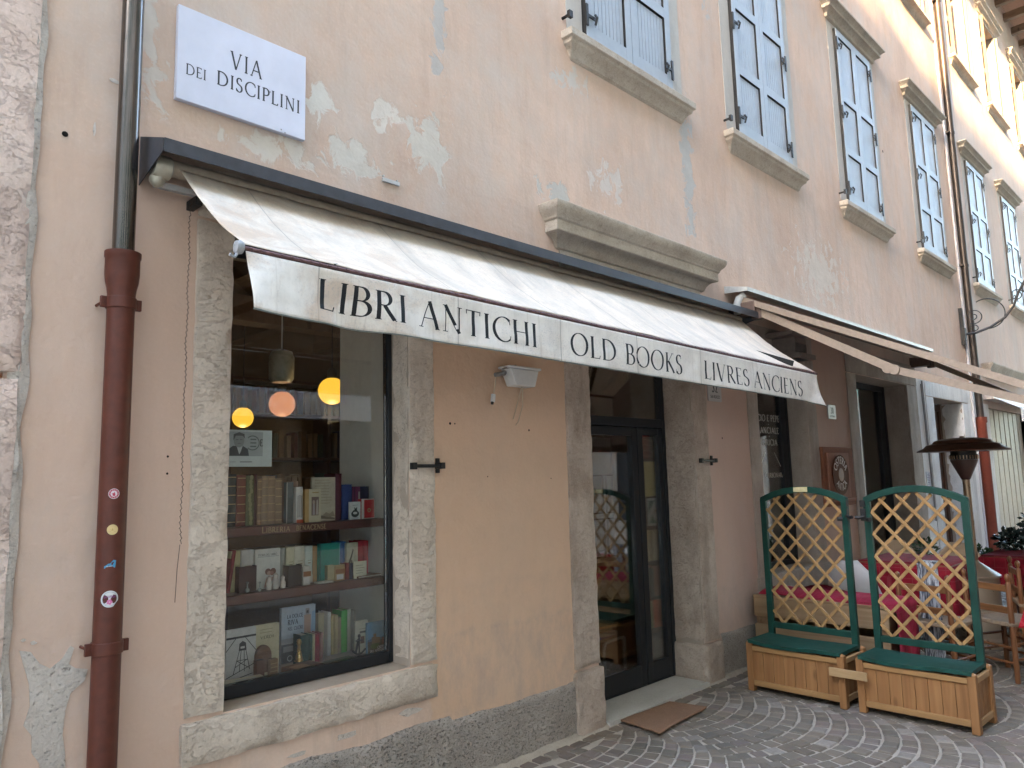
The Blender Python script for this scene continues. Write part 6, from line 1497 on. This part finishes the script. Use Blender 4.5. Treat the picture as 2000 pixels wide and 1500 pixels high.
# behind the shop door: bookcase at the side light, prints, a table of papers
SB = thing('narrow_bookcase', 'narrow dark bookcase standing behind the side light of the bookshop door', 'bookcase', (5.22, .46, 0))
b = MB(); b.box(4.99, 5.01, .335, .59, .03, 2.1); b.box(5.43, 5.45, .335, .59, .03, 2.1); b.box(4.99, 5.45, .59, .605, .03, 2.1)
for z in (.10, .40, .64, .92, 1.19, 1.44, 1.74, 2.05): b.box(5.011, 5.429, .337, .589, z-.022, z)
b.build('case', wood_mat('dark_case_wood_b', (.045,.022,.015), (.08,.04,.025), 'x', 1, .5, False), SB)
def row(z, items, names, grp):
    x = 5.035
    for (w, h_, col), nm in zip(items, names):
        col = tuple(min(.85, c*1.8) for c in col)
        book(('s', round(x, 3), round(x+w, 3), h_, .345, .13, col, nm, 'bands' if 'gold' in nm else ''), z, grp); x += w+.003
row(1.74, [(.05, .26, (.13,.016,.014)), (.045, .26, (.14,.018,.014)), (.04, .25, (.10,.014,.012)), (.05, .24, (.03,.04,.03))], ['dark red gold banded book first at the top of the door side light', 'dark red gold banded book second at the top of the door side light', 'dark red gold banded book third at the top of the door side light', 'black green book right of the red gold banded ones in the side light'], 'books behind the door side light')
row(.92, [(.045, .24, (.33,.24,.12)), (.03, .245, (.38,.30,.17)), (.035, .24, (.26,.19,.10)), (.04, .235, (.40,.34,.22)), (.045, .245, (.30,.22,.13)), (.04, .23, (.23,.16,.09))], ['wide straw coloured book at the left of the pale row in the side light', 'thin cream book second in the pale row of the side light', 'tan book third in the pale row of the side light', 'palest cream book in the pale row of the side light', 'light brown book fifth in the pale row of the side light', 'brown book at the right end of the pale row in the side light'], 'books behind the door side light')
row(.64, [(.035, .24, (.40,.34,.24)), (.035, .23, (.05,.06,.05)), (.03, .22, (.10,.11,.10)), (.04, .235, (.25,.12,.08)), (.05, .23, (.20,.06,.04)), (.035, .22, (.13,.08,.05))], ['pale book at the left of the row under the pale row', 'black book second in the row under the pale row', 'dark grey book third in the row under the pale row', 'reddish tan book fourth in the row under the pale row', 'rust red book fifth in the row under the pale row', 'dark brown book at the right of the row under the pale row'], 'books behind the door side light')
row(.40, [(.03, .215, (.40,.36,.24)), (.045, .21, (.20,.19,.10)), (.06, .215, (.52,.07,.012)), (.05, .21, (.48,.075,.015)), (.06, .2, (.05,.045,.04))], ['thin pale book left of the orange ones in the side light', 'olive book left of the orange ones in the side light', 'wider bright orange book low in the door side light', 'narrower bright orange book low in the door side light', 'black book right of the orange ones in the side light'], 'books behind the door side light')
for (x0, x1, z0, z1, col, lab, cat, nm, inks) in ((5.045, 5.225, 1.435, 1.715, (.74,.58,.20), 'yellow opening hours card hanging in the door side light', 'card', 'yellow_card', 'lines'), (5.065, 5.29, 1.20, 1.42, (.60,.62,.56), 'picture card with green and orange map below the yellow card', 'card', 'map_card', 'map'), (5.05, 5.32, .125, .37, (.10,.11,.11), 'grey picture standing at the bottom of the door side light', 'picture', 'grey_picture', 'grey')):
    t = thing(nm, lab, cat, ((x0+x1)/2, .322, z0)); b = MB(); b.box(x0, x1, .323, .329, z0, z1); b.build('card', paint('card_'+nm, col), t, bevel=.002)
    if inks == 'lines': pic(t, lines_(x0+.03, x1-.03, z0+.06, z1-.05, 6, (.20,.16,.05)), .323, 'print')
    if inks == 'map': pic(t, [([(x0+.01, z0+.10), (x0+.1, z0+.2), (x1-.02, z1-.02), (x0+.02, z1-.02)], (.10,.22,.18)), ([(x0+.09, z0+.11), (x1-.03, z0+.12), (x1-.04, z1-.05)], (.34,.16,.06)), ([(x0+.02, z0+.02), (x0+.12, z0+.02), (x0+.05, z0+.09)], (.16,.30,.22))], .323, 'print')
    if inks == 'grey': pic(t, [(rect(x0+.02, z0+.02, x1-.08, z1-.02), (.16,.17,.165)), (rect(x1-.06, z0+.01, x1-.01, z1-.01), (.20,.20,.19))], .323, 'print')
BD = thing('print_board', 'pale board with four black framed prints inside the bookshop', 'display board', (5.2, .95, .7))
b = MB(); b.box(4.62, 5.74, .96, .98, .86, 1.95); b.build('board', paint('pale_board', (.36,.39,.35)), BD)
k = 0
for (x0, z0) in ((4.70, 1.28), (5.02, 1.28), (4.70, .90), (5.02, .90), (5.34, 1.28), (5.34, .90)):
    b = MB(); frame_rect(b, x0, x0+.28, z0, z0+.34, .945, .958, .012); o = b.build('print_frame', M_IRON, BD)
    pic(o, [(rect(x0+.012, z0+.012, x0+.268, z0+.328), (.38,.40,.36)), (disc(x0+.14, z0+.16, .06, 14, 1.2), (.06,.07,.06)), (disc(x0+.13, z0+.18, .035, 12, 1.2), (.36,.38,.34)), (rect(x0+.06, z0+.05, x0+.2, z0+.056), (.2,.2,.18))], .955, 'print')
TB = thing('display_table', 'low dark table inside the shop door heaped with coloured papers', 'table', (5.0, .75, 0))
b = MB(); b.box(4.45, 5.14, .55, .93, .30, .33); b.build('top', M_IRON, TB); 
for (x, y) in ((4.48, .58), (5.11, .58), (4.48, .90), (5.11, .90)):
    b = MB(); b.box(x-.02, x+.02, y-.02, y+.02, .02, .299); b.build('leg', M_IRON, TB)
for i, (x0, x1, z0, z1, rz, c, lab) in enumerate(((4.5, 4.9, .331, .351, .1, (.03,.06,.25), 'dark blue folder at the bottom of the paper heap'), (4.52, 4.95, .352, .382, -.08, (.35,.36,.30), 'pale grey folder in the paper heap'), (4.48, 4.9, .383, .413, .05, (.10,.16,.05), 'dark green folder in the paper heap'), (4.55, 5.0, .414, .434, -.15, (.42,.22,.03), 'orange yellow poster folder on the paper heap'))):
    b = MB(); b.box(x0, x1, .60, .88, z0, z1); o = b.build('paper_folder', bmat(c), None, bevel=.003); tag(o, lab, 'folder', 'folders inside the shop door'); o.rotation_euler = (0, 0, rz)
b = MB(); b.bar((4.78, .90, .44), (5.06, .93, .85), .36, .012, up=Vector((0, 1, 0))); o = b.build('poster_sheet', paint('orange_poster', (.45,.20,.02)), None); tag(o, 'orange poster leaning against the pale board', 'poster')
b = MB(); b.box(4.60, 4.98, .935, .942, .44, .84); o = b.build('poster_sheet', paint('teal_poster', (.02,.08,.09)), None); tag(o, 'dark teal poster leaning against the pale board', 'poster'); words(o, [('CILE', 4.66, .60, .26, .09)], .935, (.01,.03,.035))
b = MB(); b.tube([(4.60, .46, .03), (4.605, .46, .30), (4.63, .46, .345), (4.68, .46, .355), (4.86, .46, .36)], .010, 8); b.tube([(4.86, .46, .36), (4.86, .46, .03)], .010, 8); tag(b.build('tube_stand', paint('white_tube', (.50,.50,.48)), None), 'bent white tube stand inside the shop door', 'stand')
b = MB(); b.box(4.4, 5.3, .9, 1.1, 2.02, 2.06); tag(b.build('ledge', paint('dark_ledge', (.07,.05,.04)), None), 'dark ledge above the shop door inside', 'ledge')
b = MB(); b.lathe([(.06, 0), (.05, .05), (.035, .09), (.06, .14), (.055, .19), (.03, .23), (.001, .24)], (4.98, 1.0, 2.06), 18); tag(b.build('bust', plain('brown_plaster', (.16,.09,.06), .7), None), 'brown plaster bust on the ledge above the shop door', 'bust')
b = MB(); b.lathe([(.05, 0), (.05, .14), (.018, .20), (.018, .27), (.001, .275)], (5.22, 1.0, 2.06), 16); tag(b.build('dark_bottle', M_IRON, None), 'black bottle beside the bust above the shop door', 'bottle')

# ------------------------------------------------------------------ the other side of the street (it shades the wall and shows in the panes)
def opposite(name, x0, x1, H, col1, col2, shut, awn, label):
    O = thing(name, label, 'building', ((x0+x1)/2, -6.6, 0))
    hs = []; n = int((x1-x0)/2.6)
    for i in range(n):
        c = x0+1.3+i*(x1-x0)/n
        for z in (4.3, 7.6, 10.9, 14.2): hs.append((c-.5, c+.5, z, z+1.9, .2))
        hs.append((c-.7, c+.7, .6, 2.6, .25))
    m = wall_sheet(x0, x1, 0, H, hs, 0); 
    m.v = [Vector((p.x, -6.6-p.y, p.z)) for p in m.v]; m.f = [f[::-1] for f in m.f]
    m.build('wall', [stucco_mat('stucco_'+name, col1, col2), M_REVEAL], O)
    b = MB(); b.box(x0, x1, -14, -6.9, 0, H-.05); b.build('core', M_DARK, O)
    r = MB(); r.prism([(-6.1, H), (-6.1, H+.08), (-11, H+1.6), (-14, H)], 'x', x0, x1); r.build('roof', plain('roof_tiles_b', (.22,.11,.07), .9), O)
    for (a, b_, c, e, dd_) in hs:
        f = MB(); f.box(a, b_, -6.80, -6.76, c, e); o = f.build('window', plain('dark_opposite_pane', (.03,.035,.04), .1), O)
        if c > 3:
            s = MB(); s.box(a-.48, a-.01, -6.595, -6.55, c, e); s.box(b_+.01, b_+.48, -6.595, -6.55, c, e); s.build('shutter', shut, o)
            s = MB(); s.box(a-.15, b_+.15, -6.6, -6.46, c-.1, c-.001); s.build('sill', M_CORNICE, o)
    if awn:
        for (a, e) in awn:
            c = MB(); c.prism([(-6.6, 3.1), (-5.7, 2.85), (-5.7, 2.50), (-5.69, 2.50), (-5.69, 2.86), (-6.6, 3.12)], 'x', a, e); tag(c.build('awning', canvas_mat('opposite_canvas', (.70,.68,.65), (.6,.57,.53), .25, False), None), 'white awning across the street above a shop of the ochre house', 'awning')
    return O
M_GSHUT = plain('green_shutter_paint', (.03,.12,.07), .5)
opposite('opposite_house', -62, 2.4, 17.4, (.74,.65,.57), (.82,.73,.65), M_GSHUT, [], 'pink house across the street behind the camera with green shutters')
opposite('opposite_house', 2.42, 40, 17.7, (.24,.19,.145), (.31,.25,.20), M_GSHUT, [(3.2, 6.55)], 'ochre house across the street further down the lane')
b = MB(); b.box(-26.9, -26.2, -7.1, -6.6, 17.3, 18.35); b.box(-26.95, -26.15, -7.15, -6.55, 18.35, 18.45); tag(b.build('chimney_stack', plain('chimney_render', (.45,.38,.32), .9), None), 'rendered chimney stack on the pink house across the street', 'chimney')
b = MB(); b.prism([(-23, 17.45), (8, 17.45), (8, 19.2), (-12, 18.6), (-17, 18.15), (-20.5, 17.75), (-23, 17.5)], 'y', -6.9, -6.62); tag(b.build('parapet', plain('parapet_render', (.5,.44,.38), .9), None), 'unseen parapet added on the pink house across the street to raise the shadow edge', 'parapet')  # added so that the shadow edge climbs along the sunlit wall
E_ = thing('end_blocker', 'unseen house added behind the camera to keep low light out of the lane', 'building', (-15, -2.5, 0))
b = MB(); b.box(-18, -13, -6.55, 3, 0, 13.0); b.build('wall', stucco_mat('stucco_end', (.50,.46,.42), (.60,.56,.52)), E_)  # added mass that blocks low sun and sky glow along the street
